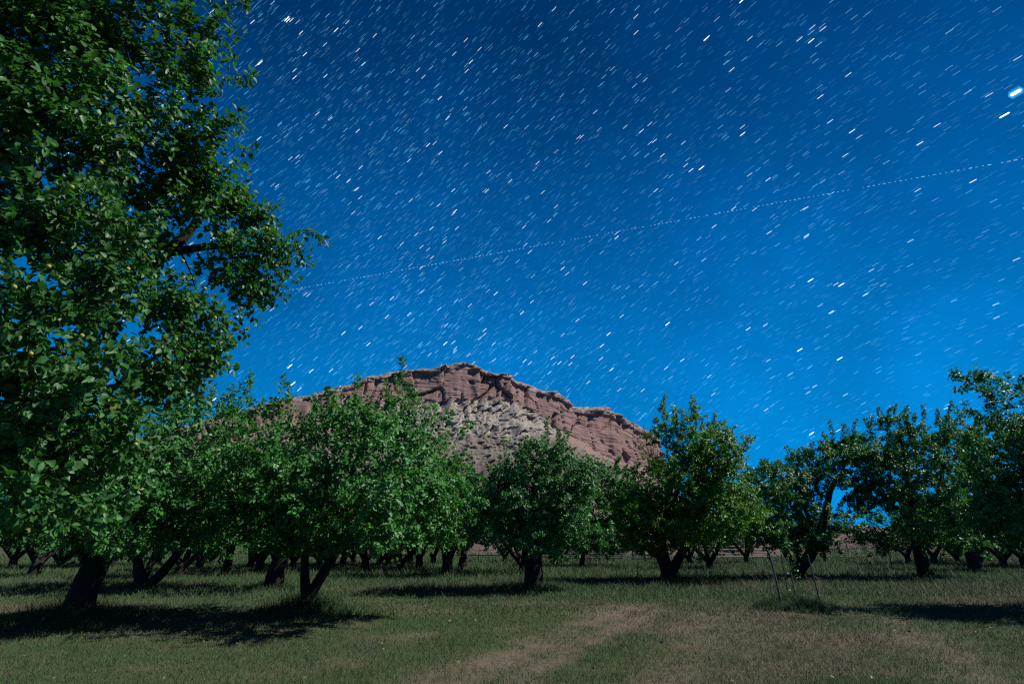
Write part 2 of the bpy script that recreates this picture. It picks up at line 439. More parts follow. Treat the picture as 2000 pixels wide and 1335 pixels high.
    # the big joints and alcoves one can pick out
    CR = [([(716, 742), (713, 768)], 1.6, 8), ([(681, 775), (670, 806)], 2.2, 9), ([(857, 762), (855, 776)], 1.3, 5), ([(898, 770), (897, 780)], 1.0, 4),
          ([(960, 755), (948, 768), (930, 780)], 1.7, 8), ([(983, 751), (981, 774)], 1.6, 9), ([(972, 754), (971, 774)], 1.0, 6),
          ([(949, 724), (944, 744)], 2.0, 8), ([(953, 732), (952, 744)], 1.4, 6), ([(1010, 765), (1006, 778)], 1.2, 6), ([(1078, 775), (1081, 783)], 1.8, 7),
          ([(1046, 785), (1050, 802)], 1.3, 6), ([(1026, 772), (1026, 786)], 1.0, 4), ([(1086, 809), (1082, 818), (1084, 832)], 3.2, 13), ([(1092, 818), (1090, 830)], 1.6, 6),
          ([(1100, 850), (1101, 862)], 2.0, 8), ([(1115, 810), (1119, 816)], 1.2, 5), ([(1192, 880), (1196, 890)], 1.5, 6), ([(1178, 858), (1182, 866)], 1.2, 4),
          ([(1200, 838), (1202, 846)], 1.0, 4), ([(1222, 862), (1226, 876)], 1.2, 5), ([(915, 748), (919, 752)], 2.0, 7), ([(835, 745), (832, 752)], 1.0, 3)]
    for pl, w, dep in CR:
        D -= dep * .75 * np.exp(-(seg_dist(PX, PY, pl) / (w * .9)) ** 2)
    fade = sstep(4.0, 3.4, ZN)
    P[..., 0] += nxx[None] * D * fade; P[..., 1] += nyy[None] * D * fade
    # caprock ledge line just under the rim, and the plateau behind
    back = [P[-1] + np.array([0, d, -h]) for d, h in ((40, 3), (120, 14), (260, 60), (420, 200))]
    P = np.concatenate([P, np.array(back)]); ZN = np.concatenate([ZN, np.full((4, nu), 4.0)])
    front = P[0] + np.stack([nxx * 60, nyy * 60, np.full(nu, -45.0)], 1)
    P = np.concatenate([front[None], P]); ZN = np.concatenate([np.zeros((1, nu)), ZN])
    nr = len(P)
    q = (np.arange(nr - 1)[:, None] * nu + np.arange(nu - 1)[None]).ravel()
    return P.reshape(-1, 3), np.stack([q, q + 1, q + nu + 1, q + nu], 1), ZN.ravel(), np.concatenate([PX[:1], PX] + [PX[-1:]] * 4).ravel()


mv, mf, mzone, mpx = build_mesa()
m, nt = new_mat("mesa_rock"); n = N(nt)
geo = n("ShaderNodeNewGeometry"); pos = geo.outputs["Position"]
zone = n("ShaderNodeAttribute", {"attribute_name": "zone"}).outputs["Fac"]
side = n("ShaderNodeAttribute", {"attribute_name": "side"}).outputs["Fac"]
wob = n.noise(pos, 0.06, 5, 0.7)
mp = n("ShaderNodeMapping"); nt.links.new(pos, mp.inputs[0]); mp.inputs["Scale"].default_value = (0.012, 0.012, 0.42)
bands = n.noise(mp.outputs[0], 1.0, 5, 0.7)
mp2 = n("ShaderNodeMapping"); nt.links.new(pos, mp2.inputs[0]); mp2.inputs["Scale"].default_value = (0.12, 0.12, 0.012)
streak = n.noise(mp2.outputs[0], 1.0, 5, 0.7)
red = n.ramp(bands, [(0.25, (0.172, 0.102, 0.088)), (0.42, (0.212, 0.125, 0.106)), (0.5, (0.190, 0.112, 0.096)), (0.6, (0.245, 0.160, 0.136)), (0.75, (0.184, 0.110, 0.096))])
purp = n.ramp(streak, [(0.35, (0.148, 0.096, 0.092)), (0.65, (0.225, 0.148, 0.134))])
cliffc = n.mix(n.ramp(wob, [(0.38, (0, 0, 0)), (0.62, (1, 1, 1))]), red, purp)
f8 = n.noise(pos, 0.4, 6, 0.75)
cragc = n.ramp(f8, [(0.3, (0.190, 0.165, 0.142)), (0.7, (0.310, 0.275, 0.236))])
talc = n.ramp(f8, [(0.33, (0.080, 0.071, 0.057)), (0.5, (0.143, 0.126, 0.102)), (0.72, (0.227, 0.197, 0.160))])
footc = n.ramp(f8, [(0.33, (0.088, 0.070, 0.060)), (0.7, (0.172, 0.130, 0.108))])
cragr = n.mix(side, cragc, n.ramp(bands, [(0.3, (0.165, 0.108, 0.090)), (0.7, (0.225, 0.158, 0.130))]))
capc = n.ramp(f8, [(0.35, (0.134, 0.101, 0.092)), (0.65, (0.302, 0.260, 0.231))])
zw = n("ShaderNodeMath", {"operation": 'MULTIPLY_ADD'}, i0=wob, i1=0.5, i2=zone).outputs[0]


def zmix(lo, hi, a, b_):
    f = n("ShaderNodeMapRange", i1=lo, i2=hi); nt.links.new(zw, f.inputs[0])
    return n.mix(f.outputs[0], a, b_)


c = zmix(0.42, 0.62, footc, talc); c = zmix(1.12, 1.32, c, cragr); c = zmix(2.18, 2.30, c, cliffc); c = zmix(3.12, 3.22, c, capc)
p = n("ShaderNodeBsdfPrincipled", Roughness=0.95); nt.links.new(c, p.inputs["Base Color"]); p.inputs["Specular IOR Level"].default_value = 0.1
bb = n("ShaderNodeBump", Strength=0.8, Distance=0.8); nt.links.new(n.noise(pos, 0.55, 6, 0.75), bb.inputs["Height"]); nt.links.new(bb.outputs[0], p.inputs["Normal"])
o = n("ShaderNodeOutputMaterial"); nt.links.new(p.outputs[0], o.inputs[0])
obj("mesa", make_mesh("mesa", mv, mf, m, {"zone": mzone, "side": sstep(800, 700, mpx) + sstep(1070, 1120, mpx)}, False), kind="structure",
    label="red sandstone mesa with pale crags and grey talus")

# ------------------------------------------------------------------ trees
def norm(v, axis=-1):
    return v / (np.linalg.norm(v, axis=axis, keepdims=True) + 1e-9)


def tubes(p0, p1, r0, r1, k):
    """open frustums, one per edge"""
    if len(p0) == 0: return np.zeros((0, 3)), np.zeros((0, 4), int)
    d = norm(p1 - p0)
    a = np.where(np.abs(d[:, 2:3]) > 0.9, np.array([[1., 0, 0]]), np.array([[0, 0, 1.]]))
    e1 = norm(np.cross(d, a)); e2 = np.cross(d, e1)
    th = np.arange(k) * 2 * math.pi / k
    ring = np.cos(th)[None, :, None] * e1[:, None] + np.sin(th)[None, :, None] * e2[:, None]
    v = np.stack([p0[:, None] + ring * r0[:, None, None], p1[:, None] + ring * r1[:, None, None]], 1)
    b = (np.arange(len(p0)) * 2 * k)[:, None]; j = np.arange(k)[None]; j2 = (j + 1) % k
    f = np.stack([b + j, b + j2, b + k + j2, b + k + j], -1).reshape(-1, 4)
    return v.reshape(-1, 3), f


def resample(pl, step):
    pl = np.asarray(pl, float); seg = np.linalg.norm(np.diff(pl[:, :3], axis=0), axis=1); s = np.concatenate([[0], np.cumsum(seg)])
    nn = max(2, int(s[-1] / step) + 1); q = np.linspace(0, s[-1], nn)
    out = np.stack([np.interp(q, s, pl[:, i]) for i in range(4)], 1)
    if nn > 4:                                                    # soften the corners
        for _ in range(2): out[1:-1, :3] = out[1:-1, :3] * .5 + (out[:-2, :3] + out[2:, :3]) * .25
    return out


def sweep(pl, k, rng, rough=0.10):
    """bark-rough swept tube along a resampled limb"""
    p = pl[:, :3]; d = norm(np.gradient(p, axis=0)); ref = norm(np.array([0.3, 1.0, 0.15]))
    e1 = norm(np.cross(d, ref)); e2 = np.cross(d, e1)
    th = np.arange(k) * 2 * math.pi / k; sd = rng.integers(1000)
    lump = 1 + rough * 2 * (fbm(np.cos(th)[None] * 1.6 + p[:, 2:3] * 2.2, np.sin(th)[None] * 1.6 + p[:, :1], p[:, 2:3] * 1.3, sd, 3) - .5)
    v = p[:, None] + (np.cos(th)[None, :, None] * e1[:, None] + np.sin(th)[None, :, None] * e2[:, None]) * (pl[:, 3:4] * lump)[..., None]
    nn = len(pl); b = (np.arange(nn - 1) * k)[:, None]; j = np.arange(k)[None]; j2 = (j + 1) % k
    f = np.stack([b + j, b + j2, b + k + j2, b + k + j], -1).reshape(-1, 4)
    tip = np.array([p[-1] + d[-1] * pl[-1, 3]]); last = (nn - 1) * k
    cap = np.array([[last + jj, last + (jj + 1) % k, nn * k, nn * k] for jj in range(k)])
    v = np.concatenate([v.reshape(-1, 3), tip])
    return v, f, np.stack([cap[:, 0], cap[:, 1], cap[:, 2]], 1)


LEAF4 = (np.array([(0, 0, 0), (.42, .36, .10), (1, 0, -.14), (.42, -.36, .10)]), np.array([(0, 2, 1), (0, 3, 2)]))
LEAF6 = (np.array([(0, 0, 0), (.24, .31, .07), (.60, .31, .06), (1, 0, -.18), (.60, -.31, .06), (.24, -.31, .07)]), np.array([(0, 3, 2), (0, 2, 1), (0, 4, 3), (0, 5, 4)]))
LEAF8 = (np.array([(0, 0, 0), (.16, .24, .05), (.42, .40, .10), (.72, .24, .03), (1, 0, -.20), (.72, -.24, .03), (.42, -.40, .10), (.16, -.24, .05), (.45, 0, -.01)]),
         np.array([(0, 8, 1), (1, 8, 2), (2, 8, 3), (3, 8, 4), (4, 8, 5), (5, 8, 6), (6, 8, 7), (7, 8, 0)]))


def leaf_mesh_arrays(pos, dirv, nrm, size, shape):
    tv, tf = shape
    x = norm(dirv); z = norm(nrm - x * np.sum(nrm * x, -1, keepdims=True)); y = np.cross(z, x)
    v = pos[:, None] + size[:, None, None] * (tv[None, :, :1] * x[:, None] + tv[None, :, 1:2] * y[:, None] + tv[None, :, 2:] * z[:, None])
    f = tf[None] + (np.arange(len(pos)) * len(tv))[:, None, None]
    return v.reshape(-1, 3), f.reshape(-1, 3)


def grow(rng, limbs, blobs, n_pts, n_leaf, leaf_size, sprouts=0, sprout_paths=(), clump=0.55, origin=None, cull=None, shell=0.42, tip_r=0.0035, low=0.95):
    """limbs: polylines (x,y,z,r) with the trunk first; blobs: (centre, radii). Returns limb polylines, twig tubes and leaves (world coordinates)."""
    sk = [resample(l, 0.16) for l in limbs]
    nodes = [np.concatenate([s[:, :3] for s in sk])]
    tot = n_pts * 2 + len(nodes[0]) + 4000
    NP = np.zeros((tot, 3)); PA = np.full(tot, -1); PL = np.zeros(tot); RA = np.zeros(tot)
    c = 0
    for s in sk:
        k = len(s); NP[c:c + k] = s[:, :3]; PL[c:c + k] = np.linalg.norm(s[:, :3] - sk[0][0, :3], axis=1) * 0.7; c += k
    n_sk = c
    ok_parent = np.zeros(tot, bool)
    zmin = sk[0][0, 2] + 1.1
    ok_parent[:n_sk] = NP[:n_sk, 2] > zmin
    if not ok_parent.any(): ok_parent[:n_sk] = True
    # attraction points in clumps through the crown volume
    vol = np.array([b[1][0] * b[1][1] * b[1][2] for b in blobs]) ** 0.75; vol /= vol.sum()
    nb = max(20, int(n_pts / 15))
    which = rng.choice(len(blobs), nb, p=vol)
    def in_blob(w, k):
        d = norm(rng.normal(size=(k, 3))); rr = rng.random(k) ** shell
        cc = np.array([blobs[i][0] for i in w]); ra = np.array([blobs[i][1] for i in w])
        return cc + d * rr[:, None] * ra
    centres = in_blob(which, nb)
    csz = clump * (0.5 + 0.9 * rng.random(nb))
    k1 = int(n_pts * 0.84); wi = rng.integers(nb, size=k1)
    pts = centres[wi] + rng.normal(size=(k1, 3)) * csz[wi, None] * np.array([.62, .62, .42])
    pts = np.concatenate([pts, in_blob(rng.choice(len(blobs), n_pts - k1, p=vol), n_pts - k1)])
    base_z = sk[0][0, 2]
    pts = pts[pts[:, 2] > base_z + low]
    dist = np.min(np.linalg.norm(pts[:, None] - NP[None, :n_sk:3], axis=2), axis=1)
    pts = pts[np.argsort(dist)]
    tips = []
    for q in pts:
        dv = NP[:c] - q; d = np.sqrt((dv * dv).sum(1))
        cost = d + 0.16 * PL[:c] + np.where(ok_parent[:c], 0, 50) + 0.25 * np.maximum(dv[:, 2], 0)
        j = int(np.argmin(cost)); L = d[j]
        mid = (q + NP[j]) / 2 + rng.normal(size=3) * 0.10 * L + np.array([0, 0, 0.06 * L])
        NP[c] = mid; PA[c] = j; PL[c] = PL[j] + L / 2; ok_parent[c] = True
        NP[c + 1] = q; PA[c + 1] = c; PL[c + 1] = PL[j] + L; ok_parent[c + 1] = True
        tips.append(c + 1); c += 2
    tips = np.array(tips)
    area = np.zeros(c); child = np.zeros(c, int)
    for i in range(c - 1, n_sk - 1, -1):
        a = area[i] if child[i] else tip_r ** 2.3
        area[i] = a; RA[i] = min(a ** (1 / 2.3), 0.075)
        area[PA[i]] += a; child[PA[i]] += 1
    # twig tubes
    ed = np.arange(n_sk, c); p0 = NP[PA[ed]]; p1 = NP[ed]
    r1 = RA[ed]; r0 = np.where(PA[ed] >= n_sk, RA[PA[ed]], RA[ed] * 1.25); r0 = np.minimum(r0, r1 * 1.9)
    TV, TF = [], []; off = 0
    for lo, hi, k in ((0, 0.008, 3), (0.008, 0.03, 5), (0.03, 9, 7)):
        s = (r1 >= lo) & (r1 < hi); v, f = tubes(p0[s], p1[s], r0[s], r1[s], k); TV.append(v); TF.append(f + off); off += len(v)
    # shoots that carry leaves
    S0, S1, wgt = [], [], []
    s = tips[RA[tips] < 0.016]
    ctr = np.mean([b[0] for b in blobs], axis=0)
    par = PA[s]; a = NP[par]; b = NP[s]
    out = norm(b - ctr) * 0.5 + norm(b - a) * 0.7 + np.array([0, 0, 0.35]) + rng.normal(size=b.shape) * 0.35
    e = b + norm(out) * (0.10 + 0.22 * rng.random((len(s), 1)))
    S0.append(a); S1.append(b); wgt.append(np.linalg.norm(b - a, axis=1) * 0.7 + 0.08)
    S0.append(b); S1.append(e); wgt.append(np.linalg.norm(e - b, axis=1) * 1.3 + 0.08)
    v, f = tubes(b, e, np.full(len(b), tip_r), np.full(len(b), tip_r * 0.5), 3); TV.append(v); TF.append(f + off); off += len(v)
    # upright water sprouts
    spl = [np.asarray(x) for x in sprout_paths]
    if sprouts:
        top = tips[np.argsort(-(NP[tips, 2] + 0.5 * rng.random(len(tips))))[:max(sprouts * 5, 40)]]
        for q in rng.choice(top, sprouts, replace=False):
            h = 0.35 + 0.75 * rng.random() ** 1.5; lean = rng.normal(size=2) * 0.25 + norm((NP[q] - ctr)[:2]) * 0.18
            spl.append(NP[q] + np.array([(0, 0, 0), (lean[0] * .4 * h, lean[1] * .4 * h, h * .5), (lean[0] * h, lean[1] * h, h)]))
    for sp in spl:
        for a, b in zip(sp[:-1], sp[1:]):
            S0.append(a[None]); S1.append(b[None]); wgt.append(np.array([np.linalg.norm(b - a) * 2.2]))
        v, f = tubes(sp[:-1], sp[1:], np.full(len(sp) - 1, 0.006), np.full(len(sp) - 1, 0.004), 4); TV.append(v); TF.append(f + off); off += len(v)
    S0 = np.concatenate(S0); S1 = np.concatenate(S1); wgt = np.concatenate(wgt)
    pick = rng.choice(len(S0), n_leaf, p=wgt / wgt.sum())
    t = rng.random((n_leaf, 1)); pos = S0[pick] * (1 - t) + S1[pick] * t
    ax = norm(S1[pick] - S0[pick])
    side = norm(rng.normal(size=(n_leaf, 3))); side = norm(side - ax * np.sum(side * ax, 1, keepdims=True))
    dirv = norm(side * 0.9 + ax * 0.55 + np.array([0, 0, -0.28]) + rng.normal(size=(n_leaf, 3)) * 0.25)
    pos = pos + side * 0.025 + rng.normal(size=(n_leaf, 3)) * 0.02
    outw = norm(pos - ctr)
    nrm = np.array([0.34, -0.22, 0.60]) + outw * 0.45 + rng.normal(size=(n_leaf, 3)) * 0.5
    size = leaf_size * (0.6 + 0.6 * rng.random(n_leaf))
    if cull is not None:
        kk = cull(pos); pos, dirv, nrm, size = pos[kk], dirv[kk], nrm[kk], size[kk]
    return sk, (np.concatenate(TV), np.concatenate(TF)), (pos, dirv, nrm, size)


def tree_object(name, base, sk, twigs, leaves, label, category="tree", group=None, leaf_mat=None, shape=LEAF4, rng=None, sides=12):
    root = thing(name, tuple(base), label, category, group)
    V, Fq, Ft = [], [], []; off = 0
    for i, s in enumerate(sk):
        k = sides if s[0, 3] > 0.07 else 8
        v, f, cp = sweep(s, k, rng); V.append(v); Fq.append(f + off); Ft.append(cp + off); off += len(v)
    obj("trunk", make_mesh("trunk", np.concatenate(V) - base, [np.concatenate(Fq), np.concatenate(Ft)], M_BARK, smooth=True), root)
    obj("branches", make_mesh("branches", twigs[0] - base, twigs[1], M_BARK, smooth=True), root)
    lv, lf = leaf_mesh_arrays(leaves[0] - base, leaves[1], leaves[2], leaves[3], shape)
    obj("crown", make_mesh("crown", lv, lf, leaf_mat or M_LEAF), root, kind="stuff")
    return root


def px_limb(pts, Y):
    """pts: (px, py, depth offset, radius)"""
    out = []
    for px, py, off, r in pts:
        q, s = at(px, py, Y + off); out.append((*q, r))
    return out


def px_blobs(bl, Y):
    """crown lobes given by their place in the photograph; the crown is about as deep as it is wide"""
    out = []; lo = min(b[0] - b[2] for b in bl); hi = max(b[0] + b[2] for b in bl)
    half = (hi - lo) / 2 * at(1000, 1000, Y)[1]
    for b in bl:
        px, py, rx_, ry_ = b[:4]; off = b[4] if len(b) > 4 else 0.0
        q, s = at(px, py, Y + off - (1.3 if Y < 20 else 1.0)); a = rx_ * s * 1.12; h = ry_ * s * 1.12
        dep = b[5] if len(b) > 5 else (max(a, h) * 1.1 if a < .3 * half else min(max(max(a, h) * 1.1, .85 * half), 4.2))
        out.append((q, np.array([a, dep, h])))
    return out


def sprout_path(px0, py0, px1, py1, Y):
    a = at(px0, py0, Y)[0]; b = at(px1, py1, Y)[0]
    return np.array([a, (a + b) / 2 + np.array([0.05, 0.03, 0]), b])


def build_tree(seed, name, Y, limbs, blobs, n_pts, n_leaf, leaf, label, mat=None, sprouts=6, sp=(), clump=0.55, tuft=(0.8, 0.22), group="orchard trees", shell=0.42):
    rng = np.random.default_rng(seed)
    L = [px_limb(l, Y) for l in limbs]
    base = np.array(L[0][0][:3]); gz = ground_z(base[0], base[1])
    dz = gz - base[2]
    if abs(dz) < 1.5:                                  # seat the root collar on the turf
        first = L[0]
        L[0] = [(first[0][0], first[0][1], gz - 0.12, first[0][3] * 1.25)] + [(first[0][0], first[0][1], gz + 0.06, first[0][3])] + first[1:]
    base[2] = gz
    sk, tw, lv = grow(rng, L, px_blobs(blobs, Y), n_pts, int(n_leaf * (1.3 if Y < 20 else 1.5)), leaf * ((1.16 if Y < 20 else 1.24) + 0.014 * max(Y - 15, 0)), sprouts, [sprout_path(*s, Y) for s in sp], clump, shell=shell, low=1.5 if seed == 2 else (1.3 if Y < 20 else 1.15))
    TRUNK_TUFTS.append((base[0], base[1], *tuft))
    return tree_object(name, base, sk, tw, lv, label, "tree", group, mat, rng=rng, shape=LEAF6 if seed == 2 else LEAF4)


T = {}
T['leaning'] = build_tree(1, "fruit_tree", 14.2,
    [[(148, 1212, 0, .36), (158, 1165, 0, .30), (185, 1105, 0, .28), (215, 1055, .1, .23), (245, 985, .3, .15), (270, 900, .4, .07)],
     [(185, 1105, 0, .16), (130, 1020, -.6, .11), (80, 930, -.6, .06)], [(215, 1055, .1, .16), (330, 960, .6, .11), (420, 860, 1.0, .06), (455, 790, 1.1, .03)],
     [(225, 1035, .1, .13), (200, 930, -.6, .08), (170, 840, -.4, .04)]],
    [(110, 940, 130, 100, 0), (240, 900, 150, 110, .3), (370, 900, 120, 110, .8), (430, 815, 60, 55, 1.0), (190, 1022, 95, 40, -1.3, 1.0), (60, 1010, 90, 55, -.5),
     (330, 1000, 120, 60, .4), (160, 830, 120, 80, .3), (465, 770, 22, 30, 1.0, .5)],
    1500, 30000, 0.085, "old fruit tree with thick dark trunk leaning over the grass, nearest trunk in view", M_LEAF, 6,
    [(462, 800, 488, 738), (448, 800, 452, 752)], tuft=(1.3, 0.42))
T['forked'] = build_tree(2, "fruit_tree", 15.6,
    [[(600, 1198, 0, .19), (600, 1168, 0, .155), (594, 1115, 0, .105), (597, 1060, 0, .085), (575, 980, .2, .06), (560, 890, .3, .03)],
     [(602, 1168, 0, .14), (632, 1118, 0, .125), (660, 1070, 0, .11), (705, 1010, 0, .09), (760, 930, 0, .06), (780, 850, 0, .03)],
     [(597, 1060, 0, .07), (640, 960, -.3, .05), (660, 860, -.2, .03)], [(705, 1010, 0, .07), (800, 980, .2, .04), (850, 920, .2, .02)]],
    [(690, 915, 180, 92, 0), (560, 895, 110, 80, .4), (830, 930, 72, 95, 0.3), (620, 985, 140, 75, 0), (750, 1000, 125, 65, -.4), (600, 858, 80, 34, .4),
     (740, 852, 90, 40, .3), (505, 960, 75, 85, .8), (792, 822, 42, 28, .2, .8), (560, 1040, 60, 30, -.3, 1.2), (850, 1035, 50, 40, .5), (690, 1050, 90, 26, .3, 1.6)],
    1900, 40000, 0.082, "fruit tree with slim forked trunk and tall shoots in front of the mesa", M_LEAF, 8,
    [(640, 800, 638, 752), (648, 820, 634, 770), (775, 790, 772, 735), (785, 800, 800, 745), (760, 800, 752, 742), (700, 800, 695, 770), (720, 810, 715, 770), (835, 830, 850, 790), (868, 850, 880, 800), (690, 810, 682, 778),
     (660, 830, 665, 790), (730, 800, 745, 760), (800, 800, 812, 765)], tuft=(1.0, 0.46))
T['behind_fork'] = build_tree(3, "fruit_tree", 24.0,
    [[(533, 1147, 0, .38), (542, 1105, 0, .31), (558, 1070, 0, .28), (590, 1020, 0, .16), (600, 940, 0, .07)], [(545, 1100, 0, .2), (520, 1040, .4, .12), (480, 960, .5, .05)],
     [(560, 1065, 0, .18), (640, 1010, .4, .08)]],
    [(480, 920, 95, 80), (560, 960, 120, 92), (440, 1000, 80, 60), (610, 1000, 90, 60), (530, 868, 70, 38)], 900, 16000, 0.09,
    "stout upright-trunked fruit tree behind the slim forked tree", M_LEAF, 3, [(520, 845, 512, 805), (560, 845, 566, 800)])
T['multi'] = build_tree(4, "fruit_tree", 24.0,
    [[(277, 1149, 0, .27), (271, 1115, 0, .2), (268, 1075, 0, .15), (255, 1000, 0, .07)], [(284, 1146, 0, .2), (312, 1124, 0, .18), (340, 1090, 0, .16), (380, 1040, 0, .1), (400, 960, 0, .05)],
     [(282, 1130, 0, .13), (296, 1095, .3, .12), (310, 1060, .3, .08)]],
    [(300, 960, 140, 90), (230, 1000, 90, 60), (380, 980, 90, 80)], 800, 14000, 0.09,
    "fruit tree with splayed low stems between the leaning trunk and the forked tree", M_LEAF, 4)
T['centre'] = build_tree(6, "fruit_tree", 23.2,
    [[(1042, 1150, 0, .40), (1042, 1115, 0, .35), (1040, 1075, 0, .33), (1025, 1035, 0, .2), (1000, 970, 0, .1), (985, 910, 0, .04)],
     [(1040, 1080, 0, .24), (1065, 1035, 0, .17), (1090, 970, 0, .1), (1095, 900, 0, .04)], [(1035, 1055, 0, .16), (1040, 980, -.4, .1), (1050, 900, -.3, .04)]],
    [(1000, 965, 88, 75, 0), (1060, 935, 78, 55, 0), (1085, 1005, 85, 62, 0), (940, 1005, 50, 62, 0), (1055, 890, 45, 25, 0), (1110, 950, 45, 55, .5), (1030, 1048, 80, 30, -.6, 1.6), (1100, 1050, 60, 28, 0, 1.6)],
    1500, 34000, 0.080, "rounded fruit tree on a thick straight trunk below the mesa", M_LEAF_D, 10, [(1078, 890, 1085, 862), (1050, 890, 1043, 868), (1110, 910, 1118, 880)], tuft=(1.4, .2), clump=.5)
T['tall'] = build_tree(9, "fruit_tree", 28.0,
    [[(1308, 1138, 0, .40), (1305, 1115, 0, .33), (1290, 1085, 0, .2), (1262, 1068, .1, .18), (1240, 1035, .2, .12), (1225, 985, .2, .06)],
     [(1308, 1115, 0, .24), (1298, 1085, 0, .19), (1292, 1045, 0, .16), (1310, 960, 0, .1), (1320, 870, 0, .05)], [(1312, 1115, 0, .24), (1328, 1085, 0, .2), (1345, 1055, 0, .17), (1380, 980, 0, .1), (1395, 890, 0, .05)]],
    [(1340, 878, 66, 55, 0), (1402, 905, 50, 75, .4), (1320, 960, 90, 72, 0), (1365, 930, 70, 80, .8), (1400, 1000, 65, 62, -.4), (1262, 1000, 60, 52, 0.4), (1330, 1042, 100, 34, -.5, 2.0), (1250, 1050, 50, 26, 0, 1.5), (1302, 838, 16, 24, 0, .7), (1385, 840, 22, 30, 0, .7),
     (1432, 900, 20, 22, .3, .6), (1450, 1000, 26, 60, .3), (1345, 830, 25, 20, 0, .8)],
    2300, 48000, 0.082, "tall three-stemmed fruit tree with bushy pointed crown beside the mesa's end", M_LEAF_B, 8,
    [(1300, 850, 1296, 808), (1330, 840, 1334, 802), (1356, 840, 1362, 808), (1388, 840, 1398, 805), (1392, 850, 1408, 822), (1440, 895, 1456, 872)], clump=.55, tuft=(1.2, .2))
T['sky_gap'] = build_tree(11, "fruit_tree", 30.0,
    [[(1557, 1136, 0, .36), (1560, 1112, 0, .3), (1580, 1086, 0, .28), (1600, 1050, 0, .24), (1612, 1000, 0, .18), (1622, 955, 0, .13), (1648, 915, 0, .07), (1655, 870, 0, .03)],
     [(1556, 1112, 0, .2), (1540, 1085, 0, .17), (1518, 1058, 0, .13), (1500, 1010, 0, .07)], [(1600, 1050, 0, .16), (1570, 990, .4, .1), (1545, 930, .4, .05)], [(1565, 1105, .3, .12), (1550, 1070, .6, .09), (1545, 1030, .6, .06)]],
    [(1530, 935, 52, 40, 0), (1596, 925, 50, 50, .4), (1555, 1000, 80, 60, 0), (1632, 895, 42, 40, 0), (1520, 1035, 45, 32, -1.5, 1.0), (1610, 1030, 50, 42, 0), (1540, 1052, 70, 24, 0, 1.6), (1500, 975, 36, 42, 0), (1655, 870, 22, 24, 0, .8), (1660, 985, 26, 22, 0, 1.2), (1482, 1015, 28, 46, 0)],
    1400, 28000, 0.085, "fruit tree with bent dark limb showing sky through its right side", M_LEAF_D, 6, [(1630, 880, 1620, 822), (1500, 920, 1488, 896), (1545, 910, 1548, 880)], tuft=(1.0, .2))
T['right'] = build_tree(12, "fruit_tree", 30.0,
    [[(1812, 1133, 0, .33), (1801, 1100, 0, .30), (1793, 1060, 0, .28), (1785, 1010, 0, .2), (1770, 930, 0, .1), (1760, 860, 0, .04)],
     [(1793, 1060, 0, .2), (1825, 1000, 0, .12), (1840, 920, 0, .05)], [(1788, 1020, 0, .16), (1740, 985, 0, .09), (1705, 930, 0, .04)]],
    [(1760, 905, 85, 78, 0), (1694, 890, 32, 45, 0), (1822, 905, 70, 78, .4), (1735, 1000, 66, 48, 0), (1845, 985, 70, 72, 0), (1760, 1045, 80, 26, 0, 1.8), (1860, 1045, 60, 26, 0, 1.6), (1805, 852, 52, 32, 0, 1.3), (1740, 840, 24, 24, 0, .7), (1695, 960, 34, 40, 0), (1690, 1040, 40, 20, 0, 1.6)],
    1600, 34000, 0.086, "broad dark fruit tree with curved trunk, spiky shoots against the sky", M_LEAF_D, 6,
    [(1700, 850, 1690, 816), (1722, 840, 1716, 796), (1745, 830, 1748, 790), (1770, 830, 1770, 792), (1805, 840, 1803, 790), (1830, 860, 1848, 812), (1665, 860, 1645, 826), (1852, 850, 1882, 800), (1845, 830, 1860, 782)], tuft=(1.2, .3))
T['right_back'] = build_tree(14, "fruit_tree", 38.0,
    [[(1905, 1112, 0, .42), (1902, 1095, 0, .34), (1885, 1070, 0, .22), (1865, 1040, 0, .14), (1850, 980, 0, .06)], [(1905, 1100, 0, .28), (1906, 1065, 0, .22), (1905, 1000, 0, .12), (1900, 920, 0, .05)], [(1908, 1100, 0, .24), (1925, 1065, 0, .2), (1945, 1010, 0, .1)]],
    [(1900, 920, 62, 70, 0), (1930, 1000, 75, 58, 0), (1870, 1010, 60, 50, 0), (1925, 860, 34, 30, 0)], 1100, 22000, 0.095,
    "fruit tree with three dark stems, second row behind the curved trunk", M_LEAF_D, 6, [(1900, 860, 1893, 830), (1925, 850, 1940, 815)])
T['edge'] = build_tree(13, "fruit_tree", 16.8,
    [[(2100, 1165, 0, .32), (2098, 1110, 0, .28), (2090, 1050, 0, .22), (2060, 940, 0, .12), (2010, 820, 0, .05)], [(2095, 1080, 0, .2), (2160, 980, 0, .12), (2180, 850, 0, .05)], [(2090, 1050, 0, .15), (2020, 990, -.3, .09), (1970, 930, -.3, .04)]],
    [(1992, 795, 46, 44, 0, 1.2), (2085, 825, 105, 95, 0), (2012, 890, 62, 80, .4), (2060, 980, 100, 90, 0), (2170, 900, 110, 120, 0), (1985, 1015, 42, 45, 0, 1.2), (2190, 1010, 110, 60, 0), (1940, 742, 26, 14, 0, .5), (1965, 850, 20, 20, 0, .6)],
    1800, 34000, 0.085, "fruit tree cut off by the picture's edge, its crown rising highest beyond the grass", M_LEAF_D, 2,
    [(1975, 765, 1912, 722), (1985, 765, 1998, 728), (1985, 790, 1940, 800), (1990, 860, 1945, 845)], tuft=(1.2, .25))
